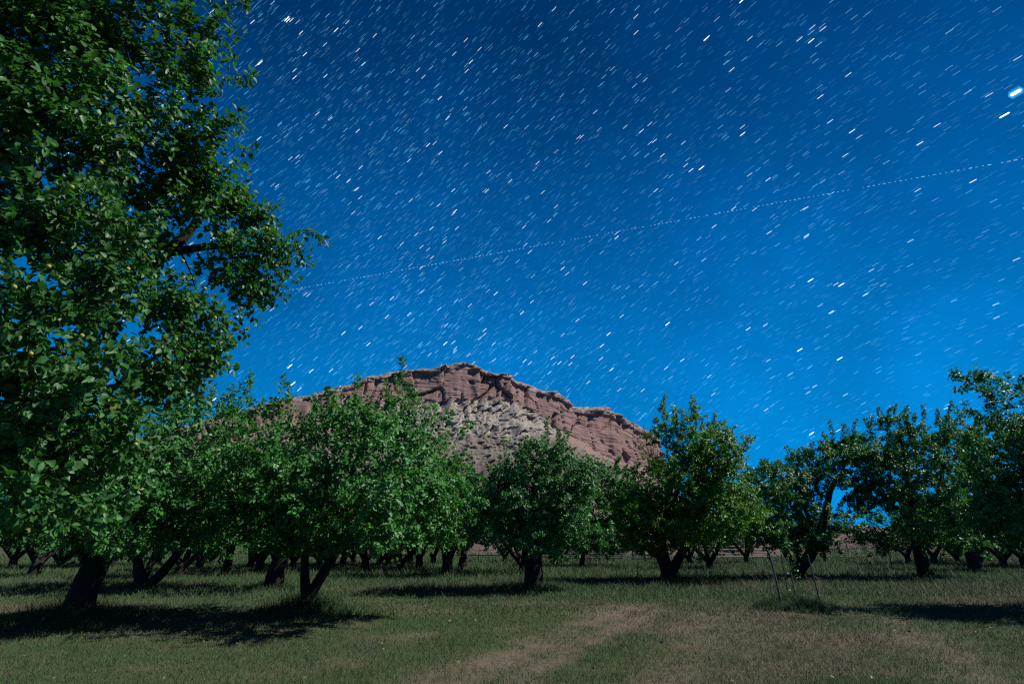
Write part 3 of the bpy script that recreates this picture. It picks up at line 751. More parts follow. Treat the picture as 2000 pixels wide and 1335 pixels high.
T['mid'] = build_tree(7, "fruit_tree", 32.0,
    [[(872, 1127, 0, .32), (875, 1100, 0, .27), (870, 1075, 0, .22), (855, 1040, 0, .12), (850, 980, 0, .05)], [(875, 1095, 0, .2), (890, 1060, 0, .15), (895, 1000, 0, .07)]],
    [(868, 960, 58, 72, 0), (890, 1020, 48, 42, 0), (840, 1010, 60, 50, 0)], 800, 15000, 0.09,
    "fruit tree with kinked trunk between the forked tree and the thick straight trunk", M_LEAF_B, 6)
T['centre_back'] = build_tree(17, "fruit_tree", 46.0,
    [[(1136, 1108, 0, .2), (1138, 1085, 0, .17), (1150, 1050, 0, .1), (1160, 990, 0, .05)], [(1138, 1085, 0, .12), (1120, 1050, 0, .07)]],
    [(1175, 965, 58, 55, 0), (1215, 1000, 45, 50, 0), (1140, 1010, 55, 50, 0), (1190, 1040, 60, 35, 0), (1215, 950, 34, 35, 0), (1185, 935, 45, 25, 0), (1238, 990, 32, 55, 0), (1150, 1050, 60, 25, 0)], 1200, 26000, 0.10,
    "fruit tree on a thin trunk, filling the gap right of the rounded tree", M_LEAF_D, 10)

# prototypes for the rows behind
def proto(seed, stems, spread, height, n_pts, n_leaf, lean=0.0):
    rng = np.random.default_rng(seed)
    limbs = []; base_r = 0.26
    trunk_h = 0.45 + 0.3 * rng.random()
    limbs.append([(0, 0, -0.15, base_r * 1.3), (0, 0, .1, base_r), (lean * .3, 0, trunk_h, base_r * .85)])
    a0 = rng.random() * 6.28
    for i in range(stems):
        a = a0 + i * 6.283 / stems + rng.normal() * .3; ca, sa = math.cos(a), math.sin(a)
        r1, r2, r3 = spread * .16, spread * .36, spread * .6
        limbs.append([(lean * .3, 0, trunk_h * .85, base_r * .62), (r1 * ca + lean * .5, r1 * sa, trunk_h + .5, base_r * .52), (r2 * ca + lean, r2 * sa, trunk_h + 1.3, base_r * .36),
                      (r3 * ca + lean, r3 * sa, height * .72, base_r * .14)])
    bl = [(np.array([lean + rng.normal() * .3, rng.normal() * .3, height * .62]), np.array([spread * .8, spread * .8, height * .3]))]
    for i in range(7):
        a = rng.random() * 6.28; rr = spread * (.4 + .35 * rng.random())
        bl.append((np.array([lean + rr * math.cos(a), rr * math.sin(a), height * (.45 + .3 * rng.random())]), np.array([1, 1, .75]) * spread * (.32 + .12 * rng.random())))
    sk, tw, lv = grow(rng, limbs, bl, n_pts, n_leaf, 0.15, 8)
    root = tree_object("fruit_tree", np.zeros(3), sk, tw, lv, "x", "tree", "orchard trees in the rows behind", M_LEAF if seed % 2 else M_LEAF_D, rng=rng, sides=9)
    return root


def copy_tree(src, loc, rz, sc, label):
    r = src.copy(); COL.objects.link(r); r.location = loc; r.rotation_euler = (0, 0, rz); r.scale = sc; r["label"] = label
    for ch in src.children:
        c2 = ch.copy(); COL.objects.link(c2); c2.parent = r; c2.matrix_parent_inverse = Matrix()
    return r


PROTO = [proto(101, 3, 3.3, 5.2, 650, 13000), proto(102, 4, 3.6, 5.6, 700, 14000), proto(103, 3, 3.1, 4.9, 600, 12000, 0.5), proto(104, 2, 3.0, 5.4, 600, 12000, 0.3)]
FAR = [  # px, base y, prototype, turn, size, label
    (345, 1131, 2, 0.4, 1.05, "fruit tree with slanting trunk behind the splayed low stems"),
    (62, 1131, 3, 0.0, 1.1, "fruit tree with trunk slanting low over the grass, behind the leaning trunk"),
    (22, 1112, 0, 1.0, 1.0, "far fruit tree at the picture's left edge, in front of the gravel road"),
    (115, 1113, 1, 2.0, 1.0, "far fruit tree seen just left of the thick leaning trunk"),
    (222, 1112, 2, 3.3, 0.95, "far fruit tree seen just right of the thick leaning trunk"),
    (388, 1115, 0, 4.0, 1.0, "far fruit tree with narrow straight trunk midway between leaning and stout trunks"),
    (412, 1105, 1, 0.7, 0.95, "far fruit tree with many stems in front of the pale road strip"),
    (488, 1112, 2, 5.2, 1.0, "far fruit tree just left of the stout upright trunk"),
    (505, 1122, 0, 2.9, 1.0, "fruit tree close behind and left of the stout upright trunk"),
    (572, 1108, 1, 1.9, 0.95, "far fruit tree seen between the stout trunk and the slim fork"),
    (668, 1108, 3, 0.6, 1.0, "far fruit tree just right of the slim forked trunk"),
    (690, 1103, 2, 2.2, 0.9, "small far fruit tree by the fence right of the slim fork"),
    (712, 1116, 0, 0.25, 1.05, "far fruit tree with wide V-shaped stems right of the slim fork"),
    (757, 1105, 1, 3.7, 0.95, "far fruit tree with several curved stems, midway to the kinked trunk"),
    (800, 1106, 3, 1.2, 0.9, "far fruit tree with thin stems left of the dark V-shaped one"),
    (818, 1112, 0, 5.6, 1.0, "far fruit tree with dark V-shaped trunk left of the kinked trunk"),
    (902, 1115, 3, 0.3, 1.1, "fruit tree with stems parting wide, just right of the kinked trunk"),
    (986, 1098, 3, 1.7, 0.85, "small far fruit tree in front of the reddish slope and fence"),
    (1022, 1122, 1, 4.4, 1.0, "fruit tree half hidden behind the thick straight trunk"),
    (1190, 1096, 2, 2.6, 0.7, "small pale-stemmed far tree near the fence, left of the three-stemmed tree"),
    (1388, 1112, 1, 0.2, 1.05, "fruit tree with dark upright trunk right of the three-stemmed tree"),
    (1350, 1102, 2, 3.2, 0.95, "far fruit tree seen through the three-stemmed tree's right side"),
    (1460, 1103, 0, 4.9, 1.0, "far fruit tree with several thin stems before the stacked rail fence"),
    (1615, 1099, 3, 3.14, 0.9, "far fruit tree with single slanting trunk right of the bent limb"),
    (1775, 1101, 0, 2.4, 0.9, "far fruit tree with short dark trunk left of the curved trunk"),
    (1826, 1105, 3, 5.0, 1.05, "far fruit tree with straight trunk just right of the curved trunk"),
    (1872, 1100, 2, 0.9, 1.0, "far fruit tree left of the three dark stems"),
    (1962, 1106, 1, 1.4, 1.05, "far fruit tree with crossing stems right of the three dark stems"),
    (2003, 1108, 0, 0.5, 1.1, "far fruit tree on the picture's right edge"),
    (160, 1107, 3, 2.1, 1.0, "far fruit tree glimpsed behind the leaning trunk's left edge, by the gravel road"),
    (262, 1108, 1, 5.1, 1.0, "far fruit tree glimpsed left of the splayed low stems"),
    (305, 1106, 3, 0.9, 1.0, "far fruit tree glimpsed between the splayed low stems"),
    (440, 1119, 3, 1.1, 1.05, "fruit tree with thin forked stems midway between splayed stems and stout trunk"),
    (622, 1106, 1, 2.7, 0.95, "far fruit tree seen through the slim tree's fork"),
    (645, 1113, 2, 4.1, 1.0, "fruit tree just behind the slim fork's right stem"),
    (738, 1107, 2, 0.2, 0.95, "far fruit tree next right of the wide V-shaped stems"),
    (782, 1117, 1, 5.9, 1.0, "fruit tree with spreading stems halfway from slim fork to kinked trunk"),
    (846, 1104, 0, 3.0, 0.95, "far fruit tree close left behind the kinked trunk"),
    (1100, 1100, 0, 1.8, 0.9, "far fruit tree between the thick straight trunk and the thin trunk"),
    (1935, 1099, 3, 2.5, 1.0, "far fruit tree between three dark stems and crossing stems"),
    (2090, 1112, 2, 2.0, 1.1, "far fruit tree mostly beyond the picture's right edge"),
]
used = set()
frng = np.random.default_rng(77)
for px, py, pi, rz, sc, lab in FAR:
    g = ground_at(px, py); z = ground_z(g[0], g[1])
    loc = (g[0], g[1], z); s3 = (sc, sc, sc * (0.95 + .12 * frng.random()))
    if pi not in used:
        r = PROTO[pi]; r.location = loc; r.rotation_euler = (0, 0, rz); r.scale = s3; r["label"] = lab; used.add(pi)
    else:
        copy_tree(PROTO[pi], loc, rz, s3, lab)
    TRUNK_TUFTS.append((g[0], g[1], 1.2, 0.18))

# ------------------------------------------------------------------ the near tree overhanging from the left
rng = np.random.default_rng(500)
NB = [(60, 60, 150, 120, 4.6), (230, 80, 150, 100, 5.1), (370, 50, 60, 62, 5.3), (385, 165, 52, 50, 5.5), (452, 150, 26, 22, 5.6), (150, 250, 170, 120, 4.9), (335, 280, 90, 75, 5.7),
      (390, 362, 64, 48, 6.2), (465, 408, 58, 42, 6.8), (555, 455, 44, 30, 7.2), (475, 480, 68, 48, 7.0), (455, 556, 48, 36, 7.0), (330, 400, 100, 80, 6.3), (100, 420, 130, 100, 4.8),
      (205, 560, 110, 80, 5.6), (60, 600, 90, 85, 4.8), (345, 615, 50, 36, 6.2), (400, 690, 34, 30, 6.3), (310, 720, 82, 50, 6.1), (130, 760, 140, 100, 5.4), (60, 860, 85, 80, 5.2),
      (200, 880, 75, 50, 5.8), (50, 965, 60, 36, 5.4), (150, 950, 40, 36, 5.6), (-120, 300, 160, 200, 5.2), (-120, 700, 140, 160, 5.6), (480, 10, 16, 14, 5.4), (210, 1000, 30, 24, 6.0), (240, -150, 170, 80, 4.9), (60, -200, 170, 100, 4.6), (340, -110, 60, 60, 5.1), (300, 475, 60, 46, 6.7), (215, 485, 50, 36, 6.2)]  # unseen lobes above the frame are added to shade the upper crown
nblobs = []
for px, py, rx_, ry_, Y in NB:
    q, s = at(px, py, Y); nblobs.append((q, np.array([rx_ * s, min(max(rx_, ry_) * s, 1.1), ry_ * s])))
NL = []
tb = np.array([-7.4, 6.2, ground_z(-7.4, 6.2)])
fork = (-7.1, 6.2, 1.9)
NL.append([(*(tb - [0, 0, .15]), .40), (*(tb + [0, 0, .1]), .32), (-7.25, 6.2, 1.0, .27), (*fork, .25)])


def near_limb(first, r0, pts):
    out = [(*first, r0)]
    for px, py, Y, r in pts: out.append((*at(px, py, Y)[0], r))
    return out


NL.append(near_limb(fork, .18, [(-40, 690, 6.2, .14), (110, 620, 6.4, .115), (235, 560, 6.7, .105), (320, 495, 6.9, .095), (375, 455, 7.0, .06), (395, 400, 7.0, .035), (390, 360, 6.8, .02)]))
NL.append(near_limb(at(320, 495, 6.9)[0], .06, [(420, 478, 7.05, .045), (500, 487, 7.2, .03), (560, 510, 7.3, .014)]))
NL.append(near_limb(at(270, 530, 6.8)[0], .05, [(285, 470, 6.7, .04), (230, 440, 6.5, .025)]))
NL.append(near_limb(at(345, 480, 6.95)[0], .02, [(362, 510, 7.0, .013), (378, 535, 7.05, .010), (380, 570, 7.0, .008), (392, 600, 7.0, .005)]))
NL.append(near_limb(fork, .17, [(-120, 420, 5.7, .12), (0, 300, 5.3, .09), (120, 200, 5.2, .06), (230, 120, 5.2, .035), (330, 110, 5.4, .018)]))
NL.append(near_limb(at(0, 300, 5.3)[0], .06, [(130, 290, 5.3, .035), (250, 290, 5.6, .02)]))
NL.append(near_limb(fork, .13, [(-90, 800, 5.8, .09), (60, 790, 5.5, .06), (190, 760, 5.8, .035), (300, 740, 6.1, .015)]))
NL.append(near_limb(at(60, 790, 5.5)[0], .04, [(90, 870, 5.4, .02), (130, 930, 5.5, .01)]))


def keep(pos):
    pr = project(pos); inside = (pr[:, 0] > -260) & (pr[:, 1] > -260)
    return inside | (rng.random(len(pos)) < 0.6)


sk, tw, lv = grow(rng, NL, nblobs, 4000, 66000, 0.082, 6, [np.array([at(a, b, Y)[0] for a, b in l]) for l, Y in (([(455, 165), (475, 150), (492, 160)], 5.6), ([(440, 5), (465, -2), (486, 8)], 5.4), ([(395, 720), (430, 690), (442, 680)], 6.3),
     ([(590, 455), (620, 455), (640, 480)], 7.2), ([(470, 520), (520, 560), (535, 590)], 7.2))], 0.26, shell=0.5, cull=keep, tip_r=0.0028)
near = thing("fruit_tree", tuple(tb), "big near fruit tree overhanging from the left edge with large leaves and pale fruit", "tree")
V, Fq, Ft = [], [], []; off = 0
for s_ in sk:
    v, f, cp = sweep(s_, 14 if s_[0, 3] > .08 else 9, rng, .12); V.append(v); Fq.append(f + off); Ft.append(cp + off); off += len(v)
obj("trunk", make_mesh("trunk", np.concatenate(V) - tb, [np.concatenate(Fq), np.concatenate(Ft)], M_BARK, smooth=True), near)
obj("branches", make_mesh("branches", tw[0] - tb, tw[1], M_BARK, smooth=True), near)
pr = project(lv[0]); app = lv[3] / pr[:, 2] * F
vis = (pr[:, 0] > 5) & (pr[:, 0] < 1990) & (pr[:, 1] > 5) & (pr[:, 1] < 1330)
score = np.where(vis, app, 0); big = np.zeros(len(app), bool); big[np.argsort(-score)[:300]] = True
lvv, lff = leaf_mesh_arrays(lv[0][~big] - tb, lv[1][~big], lv[2][~big], lv[3][~big], LEAF6)
obj("crown", make_mesh("crown", lvv, lff, M_LEAF_NEAR), near, kind="stuff")
LM = []
for i in range(4):
    t8 = LEAF8[0].copy(); t8[:, 2] *= (0.5 + .5 * i); t8[:, 1] *= (1.05 - .06 * i)
    LM.append(make_mesh("leaf", t8, LEAF8[1], M_LEAF_NEAR))
for i, q in enumerate(np.where(big)[0]):
    x = norm(lv[1][q]); z = norm(lv[2][q] - x * (lv[2][q] @ x)); y = np.cross(z, x)
    o = obj("leaf", LM[i % 4], near)
    mt = Matrix.Identity(4)
    for c_ in range(3):
        mt[c_][0] = x[c_] * lv[3][q]; mt[c_][1] = y[c_] * lv[3][q]; mt[c_][2] = z[c_] * lv[3][q]; mt[c_][3] = lv[0][q][c_] - tb[c_]
    o.matrix_basis = mt


def fruit_mesh():
    v, f = [], []; nr, nk = 9, 12
    for i in range(nr + 1):
        a = math.pi * i / nr; rr = math.sin(a) * (1 + .05 * math.cos(2 * a)); zz = math.cos(a) * .95 - .12 * math.exp(-(a / .35) ** 2) + .06 * math.exp(-((math.pi - a) / .3) ** 2)
        for j in range(nk):
            b_ = 2 * math.pi * j / nk; v.append((rr * math.cos(b_) * (1 - .05 * (j == 0)), rr * math.sin(b_), zz))
    for i in range(nr):
        for j in range(nk): f.append((i * nk + j, i * nk + (j + 1) % nk, (i + 1) * nk + (j + 1) % nk, (i + 1) * nk + j))
    s0 = len(v)                                                        # stalk
    for zz in (.82, 1.5):
        for j in range(4): v.append((.07 * math.cos(j * 1.571), .07 * math.sin(j * 1.571) + .1 * (zz - .82), zz))
    for j in range(4): f.append((s0 + j, s0 + (j + 1) % 4, s0 + 4 + (j + 1) % 4, s0 + 4 + j))
    return make_mesh("fruit", np.array(v), np.array(f), M_FRUIT, smooth=True)


FM = fruit_mesh()
tipw = lv[0]
for px, py in [(95, 520), (357, 510), (250, 525), (400, 563), (355, 632), (412, 735), (265, 867), (12, 255), (213, 243), (197, 318), (297, 282), (425, 333), (520, 445), (335, 233), (140, 365), (125, 345), (60, 690), (160, 655), (28, 560), (420, 620)]:
    pr2 = project(tipw); d = np.hypot(pr2[:, 0] - px, pr2[:, 1] - py); cand = np.where(d < 25)[0]
    if not len(cand): continue
    q = cand[np.argmin(pr2[cand, 2])]
    fr = obj("fruit", FM, near); p3, _ = at(px, py, tipw[q][1] - 0.04); fr.location = Vector(p3 - tb); fr.scale = (.021, .021, .020); fr.rotation_euler = (rng.normal() * .3, rng.normal() * .3, rng.random() * 6)

# a few fruits on the other trees and windfalls in the grass
for key, spots in (('forked', [(533, 862), (705, 858), (892, 996), (596, 885)]), ('leaning', [(178, 1075), (330, 905), (470, 960)])):
    root = T[key]; bx = np.array(root.location)
    for px, py in spots:
        Y = bx[1] - 1.6
        fr = obj("fruit", FM, root); fr.location = Vector(at(px, py, Y)[0] - bx); fr.scale = (.03, .03, .03)
for px, py, lab in [(745, 1256, "orange windfall fruit on the brown grass left of the track"), (748, 1266, "pale windfall fruit just below the orange one"), (630, 1180, "yellow windfall fruit by the slim forked trunk"),
                    (541, 1176, "yellow windfall fruit between the stout trunk and the slim fork"), (675, 1163, "pale windfall fruit near the long shadow under the mesa")]:
    g = ground_at(px, py); fr = obj("windfall_fruit", FM, loc=(g[0], g[1], ground_z(g[0], g[1]) + .018), label=lab, category="fruit", group="windfall fruit on the grass")
    fr.scale = (.019, .019, .019); fr.rotation_euler = (1.9, .4, px)

# dead twigs at the tall tree's shoulder
rng = np.random.default_rng(9)
base = np.array(T['tall'].location); P0, P1 = [], []
for k in range(26):
    a = at(1283 + rng.normal() * 6, 905 + rng.normal() * 18, 27.6)[0]; b = a + np.array([-.12 + rng.normal() * .28, rng.normal() * .25, .5 + .75 * rng.random()])
    P0.append(a); P1.append(b); mid = a * .5 + b * .5
    for _ in range(2): P0.append(mid); P1.append(mid + np.array([rng.normal() * .2, rng.normal() * .15, .3 * rng.random()]))
v, f = tubes(np.array(P0), np.array(P1), np.full(len(P0), .012), np.full(len(P0), .005), 4)
obj("dead_twigs", make_mesh("dead_twigs", v - base, f, M_BARK), T['tall'], kind="stuff")

# ------------------------------------------------------------------ stakes, sapling, weeds
def stake(px0, py0, px1, py1, Y, r, label, group):
    b = at(px0, py0, Y)[0]; b[2] = ground_z(b[0], b[1]) - 0.05; t = at(px1, py1, Y)[0]
    pl = resample([(*b, r), (*(b * .5 + t * .5 + np.array([.01, 0, 0])), r * .95), (*t, r * .85)], 0.12)
    v, f, cp = sweep(pl, 7, np.random.default_rng(int(px0)), .12)
    obj("wooden_stake", make_mesh("wooden_stake", v - b, [f, cp], M_STAKE), loc=tuple(b), label=label, category="stake", group=group)


SG = "stakes round the sapling"
stake(1530, 1192, 1502, 1078, 16.0, .028, "wooden stake leaning left, outermost left of the four round the sapling", SG)
stake(1543, 1182, 1524, 1072, 16.8, .019, "wooden stake second from left of the four round the sapling", SG)
stake(1558, 1188, 1538, 1085, 16.3, .019, "wooden stake third from left of the four round the sapling", SG)
stake(1601, 1168, 1577, 1082, 18.4, .021, "wooden stake standing apart, rightmost of the four round the sapling", SG)
stake(1713, 1108, 1706, 1082, 40, .03, "far thin stake in the grass left of the curved trunk", "far stakes in the grass")
stake(1743, 1110, 1736, 1080, 38, .035, "far stake in the grass nearer the curved trunk", "far stakes in the grass")

rng = np.random.default_rng(31)
sb = ground_at(1552, 1186); sb[2] = ground_z(sb[0], sb[1])
st = at(1538, 1062, 16.6)[0]
root = thing("sapling", tuple(sb), "thin young sapling with sparse small leaves between the four stakes", "sapling")
pl = resample([(*sb, .012), (*(sb * .5 + st * .5 + np.array([.05, 0, 0])), .009), (*st, .004)], .1)
v, f, cp = sweep(pl, 6, rng, .05); obj("stem", make_mesh("stem", v - sb, [f, cp], M_BARK), root)
lp = pl[rng.integers(3, len(pl), 120), :3] + rng.normal(size=(120, 3)) * [.12, .12, .06]
lvv, lff = leaf_mesh_arrays(lp - sb, norm(rng.normal(size=(120, 3))), rng.normal(size=(120, 3)) + [0, 0, .8], .055 + .03 * rng.random(120), LEAF4)
obj("leaves", make_mesh("leaves", lvv, lff, M_LEAF), root, kind="stuff")


def blades(pos, h, w, lean, rng, attrs=True):
    """two-triangle bent blades"""
    n_ = len(pos); a = rng.random(n_) * 6.283; sd = np.stack([np.cos(a), np.sin(a), np.zeros(n_)], 1)
    bend = rng.random(n_) * 6.283; bv = np.stack([np.cos(bend), np.sin(bend), np.zeros(n_)], 1) * (lean * h * (.3 + rng.random(n_)))[:, None]
    up = np.array([0, 0, 1.])
    midp = pos + bv * .3 + up * (h * .55)[:, None]; tip = pos + bv + up * h[:, None]
    v = np.stack([pos - sd * (w / 2)[:, None], pos + sd * (w / 2)[:, None], midp + sd * (w * .38)[:, None], midp - sd * (w * .38)[:, None], tip], 1).reshape(-1, 3)
    b = (np.arange(n_) * 5)[:, None]
    return v, np.concatenate([b + [0, 1, 2], b + [0, 2, 3], b + [3, 2, 4]])


m, nt = new_mat("grass_blade"); n = N(nt)
geo = n("ShaderNodeNewGeometry"); rnd = geo.outputs["Random Per Island"]
dry = n("ShaderNodeAttribute", {"attribute_name": "dry"}).outputs["Fac"]
g1 = n.ramp(rnd, [(0, (0.028, 0.064, 0.022)), (1, (0.066, 0.130, 0.050))])
g2 = n.ramp(rnd, [(0, (0.080, 0.072, 0.042)), (1, (0.170, 0.150, 0.096))])
c = n.mix(dry, g1, g2)
p = n("ShaderNodeBsdfPrincipled", Roughness=0.7); nt.links.new(c, p.inputs["Base Color"]); p.inputs["Specular IOR Level"].default_value = 0.12
soft = n("ShaderNodeVectorMath", {"operation": 'MULTIPLY_ADD'}); nt.links.new(geo.outputs["Normal"], soft.inputs[0]); soft.inputs[1].default_value = (.5, .5, .5); soft.inputs[2].default_value = (0, 0, .7)
sn = n("ShaderNodeVectorMath", {"operation": 'NORMALIZE'}); nt.links.new(soft.outputs[0], sn.inputs[0]); nt.links.new(sn.outputs[0], p.inputs["Normal"])
t_ = n("ShaderNodeBsdfTranslucent"); nt.links.new(c, t_.inputs[0])
mx = n("ShaderNodeMixShader", i0=0.25); nt.links.new(p.outputs[0], mx.inputs[1]); nt.links.new(t_.outputs[0], mx.inputs[2])
o = n("ShaderNodeOutputMaterial"); nt.links.new(mx.outputs[0], o.inputs[0])
M_GRASS = m

# long-grass clump round the sapling
gc = ground_at(1552, 1190)
k = 15000
ang = rng.random(k) * 6.283; rad = np.sqrt(rng.random(k))
rad = rad * (.65 + .7 * vnoise(np.cos(ang) * 2.2, np.sin(ang) * 2.2, 0, 58))
pos = np.stack([gc[0] + .98 * rad * np.cos(ang), gc[1] + .75 * rad * np.sin(ang), np.zeros(k)], 1); pos[:, 2] = ground_h(pos[:, 0], pos[:, 1])
h = (.14 + .40 * rng.random(k) ** 1.6) * np.maximum(1.25 - .95 * rad, .25) * (.6 + .8 * vnoise(pos[:, 0] * 4, pos[:, 1] * 4, 0, 59))
v, f = blades(pos, h, np.full(k, .010), .7, rng)
org = np.array([gc[0], gc[1], ground_z(gc[0], gc[1])])
obj("grass_clump", make_mesh("grass_clump", v - org, f, M_GRASS, {"dry": np.repeat(np.clip(rng.normal(.02, .10, k), 0, 1), 5)}), loc=tuple(org),
    label="clump of long dark green grass round the staked sapling", category="grass clump")


def stalks(px, py, count, spread, hgt, label):
    g = ground_at(px, py); g[2] = ground_z(g[0], g[1]); r = np.random.default_rng(px)
    b = np.stack([r.normal(size=count) * spread, r.normal(size=count) * spread, np.zeros(count)], 1)
    t = b + np.stack([r.normal(size=count) * .10 - .05, r.normal(size=count) * .06, hgt * (.6 + .5 * r.random(count))], 1); md = (b + t) / 2 + [.015, 0, 0]
    v1, f1 = tubes(b, md, np.full(count, .005), np.full(count, .004), 4); v2, f2 = tubes(md, t, np.full(count, .004), np.full(count, .003), 4)
    hd = t + (t - md) * .28; v3, f3 = tubes(t, hd, np.full(count, .011), np.full(count, .003), 5)
    root = thing("dry_grass_stalks", tuple(g), label, "dry stalks", "dry seed stalks in the grass")
    obj("stems", make_mesh("stems", np.concatenate([v1, v2]), np.concatenate([f1, f2 + len(v1)]), M_STRAW), root, kind="stuff")
    obj("seed_heads", make_mesh("seed_heads", v3, f3, M_STRAW), root, kind="stuff")


stalks(1478, 1155, 5, .12, .55, "pale dry seed stalks standing left of the stakes")
stalks(1458, 1158, 2, .05, .50, "two pale dry stalks farthest left of the stakes")
stalks(1502, 1154, 6, .16, .42, "short dry stalks close to the outermost stake")
stalks(1585, 1158, 14, .28, .55, "thick bunch of dry stalks between sapling and rightmost stake")
stalks(1612, 1160, 5, .12, .50, "dry stalks just right of the rightmost stake")
stalks(738, 1138, 4, .15, .55, "thin dry stalks in the shade behind the slim forked tree")


def weed(px, py, hgt, label):
    g = ground_at(px, py); g[2] = ground_z(g[0], g[1]); r = np.random.default_rng(px + py)
    root = thing("milkweed", tuple(g), label, "weed", "broad-leaved weeds in the grass")
    pl = resample([(0, 0, 0, .009), (.03, 0, hgt * .5, .008), (.05, .02, hgt, .004)], .08)
    v, f, cp = sweep(pl, 5, r, .02); obj("stem", make_mesh("stem", v, [f, cp], M_WEED), root)
    k = 16; hh = np.linspace(.15, 1.0, k) * hgt; a = np.arange(k) * 2.4
    d = np.stack([np.cos(a), np.sin(a), np.full(k, .55)], 1); ps = np.stack([.03 + 0 * hh, 0 * hh, hh], 1)
    tv = LEAF8[0].copy(); tv[:, 1] *= .62
    lvv, lff = leaf_mesh_arrays(ps, d, np.tile([0, 0, 1.], (k, 1)) + r.normal(size=(k, 3)) * .2, (.20 - .10 * hh / hgt), (tv, LEAF8[1]))
    obj("leaves", make_mesh("leaves", lvv, lff, M_WEED), root, kind="stuff")


weed(1246, 1131, .85, "tallest broad-leaved weed, left of the three-stemmed tree")
weed(1258, 1130, .5, "shorter broad-leaved weed beside the tallest one")
weed(1334, 1128, .7, "broad-leaved weed just right of the three-stemmed trunk")
weed(1325, 1134, .4, "small broad-leaved weed against the three-stemmed trunk")
weed(1360, 1135, .45, "low broad-leaved weed second right of the three-stemmed trunk")
weed(1390, 1136, .5, "broad-leaved weed below the dark upright trunk")
weed(1418, 1128, .4, "low broad-leaved weed right of the dark upright trunk")
weed(1452, 1132, .5, "broad-leaved weed nearest the dry stalks by the stakes")
weed(1490, 1130, .4, "broad-leaved weed behind the outermost stake")

# ------------------------------------------------------------------ fences
def fence(x0, x1, Y0, Y1, posts, rails, hgt, label, rail_r=.055, post_r=.075):
    xs = np.linspace(x0, x1, posts); ys = np.linspace(Y0, Y1, posts); r = np.random.default_rng(int(abs(x0) * 10 + Y0))
    zs = np.array([ground_z(a, b) for a, b in zip(xs, ys)])
    org = np.array([xs[0], ys[0], zs[0]]); root = thing("rail_fence", tuple(org), label, "fence", "pole fences beyond the orchard")
    for a, b, z in zip(xs, ys, zs):
        pl = resample([(0, 0, -.1, post_r), (r.normal() * .02, 0, hgt * .6, post_r * .95), (r.normal() * .03, 0, hgt + .12, post_r * .85)], .2)
        v, f, cp = sweep(pl, 7, r, .1); obj("post", make_mesh("post", v, [f, cp], M_RAIL), root, Vector((a, b, z)) - Vector(org))
    for i in range(posts - 1):
        for j in range(rails):
            hz = hgt * (j + .75) / rails
            A = np.array([xs[i] - .12, ys[i] - .09, zs[i] + hz + r.normal() * .02]); B = np.array([xs[i + 1] + .12, ys[i + 1] - .09, zs[i + 1] + hz + r.normal() * .02])
            pl = resample([(*(A - A), rail_r), (*((B - A) * .5 + [0, 0, r.normal() * .02]), rail_r), (*(B - A), rail_r * .85)], .6)
            v, f, cp = sweep(pl, 6, r, .1); obj("rail", make_mesh("rail", v, [f, cp], M_RAIL), root, Vector(A) - Vector(org))


def gX(px, Y): return at(px, 1080, Y)[0][0]


fence(gX(860, 70), gX(1050, 70), 70, 70, 6, 2, 1.15, "thin two-rail fence before the reddish slope, left of the thick straight trunk", .045, .06)
fence(gX(1085, 64), gX(1215, 62), 64, 62, 4, 3, 1.2, "three-rail fence behind the thin-trunked tree")
fence(gX(1236, 60), gX(1282, 60), 60, 60, 3, 3, 1.15, "short dark rail fence left of the three-stemmed trunk")
fence(gX(1330, 66), gX(1500, 72), 66, 72, 6, 4, 1.5, "stacked four-rail fence behind the dark upright trunk", .075, .09)
fence(gX(1585, 92), gX(1800, 92), 92, 92, 7, 2, 1.6, "long two-rail fence above the pale brush", .06, .08)

# ------------------------------------------------------------------ brush
def brush(name, px0, px1, y0, y1, count, hgt, mat, label, seed, leaf=.10, per=130, rad=.8):
    r = np.random.default_rng(seed); P, D, Nn, S = [], [], [], []
    for _ in range(count):
        Y = r.uniform(y0, y1); X = gX(r.uniform(px0, px1), Y); R_ = rad * (.6 + .7 * r.random()); Hh = hgt * (.6 + .6 * r.random())
        d = norm(r.normal(size=(per, 3))); d[:, 2] = np.abs(d[:, 2]); q = d * (r.random(per) ** .35)[:, None] * [R_, R_, Hh]
        P.append(q + [X, Y, ground_z(X, Y)]); D.append(d + [0, 0, .6]); Nn.append(r.normal(size=(per, 3)) + d); S.append(leaf * (.6 + .8 * r.random(per)))
    tv = LEAF4[0].copy(); tv[:, 1] *= .6
    P = np.concatenate(P); org = P.mean(0); org[2] = 0
    v, f = leaf_mesh_arrays(P - org, np.concatenate(D), np.concatenate(Nn), np.concatenate(S), (tv, LEAF4[1]))
    return obj(name, make_mesh(name, v, f, mat), loc=tuple(org), label=label, category="brush", kind="stuff")


brush("sagebrush", 1590, 2080, 64, 86, 150, 1.7, M_SAGE, "band of pale grey-green brush beyond the grass on the right", 61, .16, 150, 1.4)
brush("sagebrush", 880, 1240, 72, 84, 70, .9, M_SAGE, "low pale brush before the reddish slope below the mesa", 62, .14, 110, 1.2)
brush("undergrowth", 1090, 1180, 66, 76, 26, 1.9, M_SCRUB, "dark leafless thicket behind the thin-trunked tree", 63, .16, 140, 1.1)
brush("undergrowth", -100, 600, 78, 100, 120, 3.0, M_LEAF_D, "dark wooded bank beyond the gravel road", 64, .30, 160, 2.6)
brush("undergrowth", 600, 900, 86, 100, 40, 2.2, M_LEAF_D, "dark low woods behind the far orchard row", 65, .28, 150, 2.2)


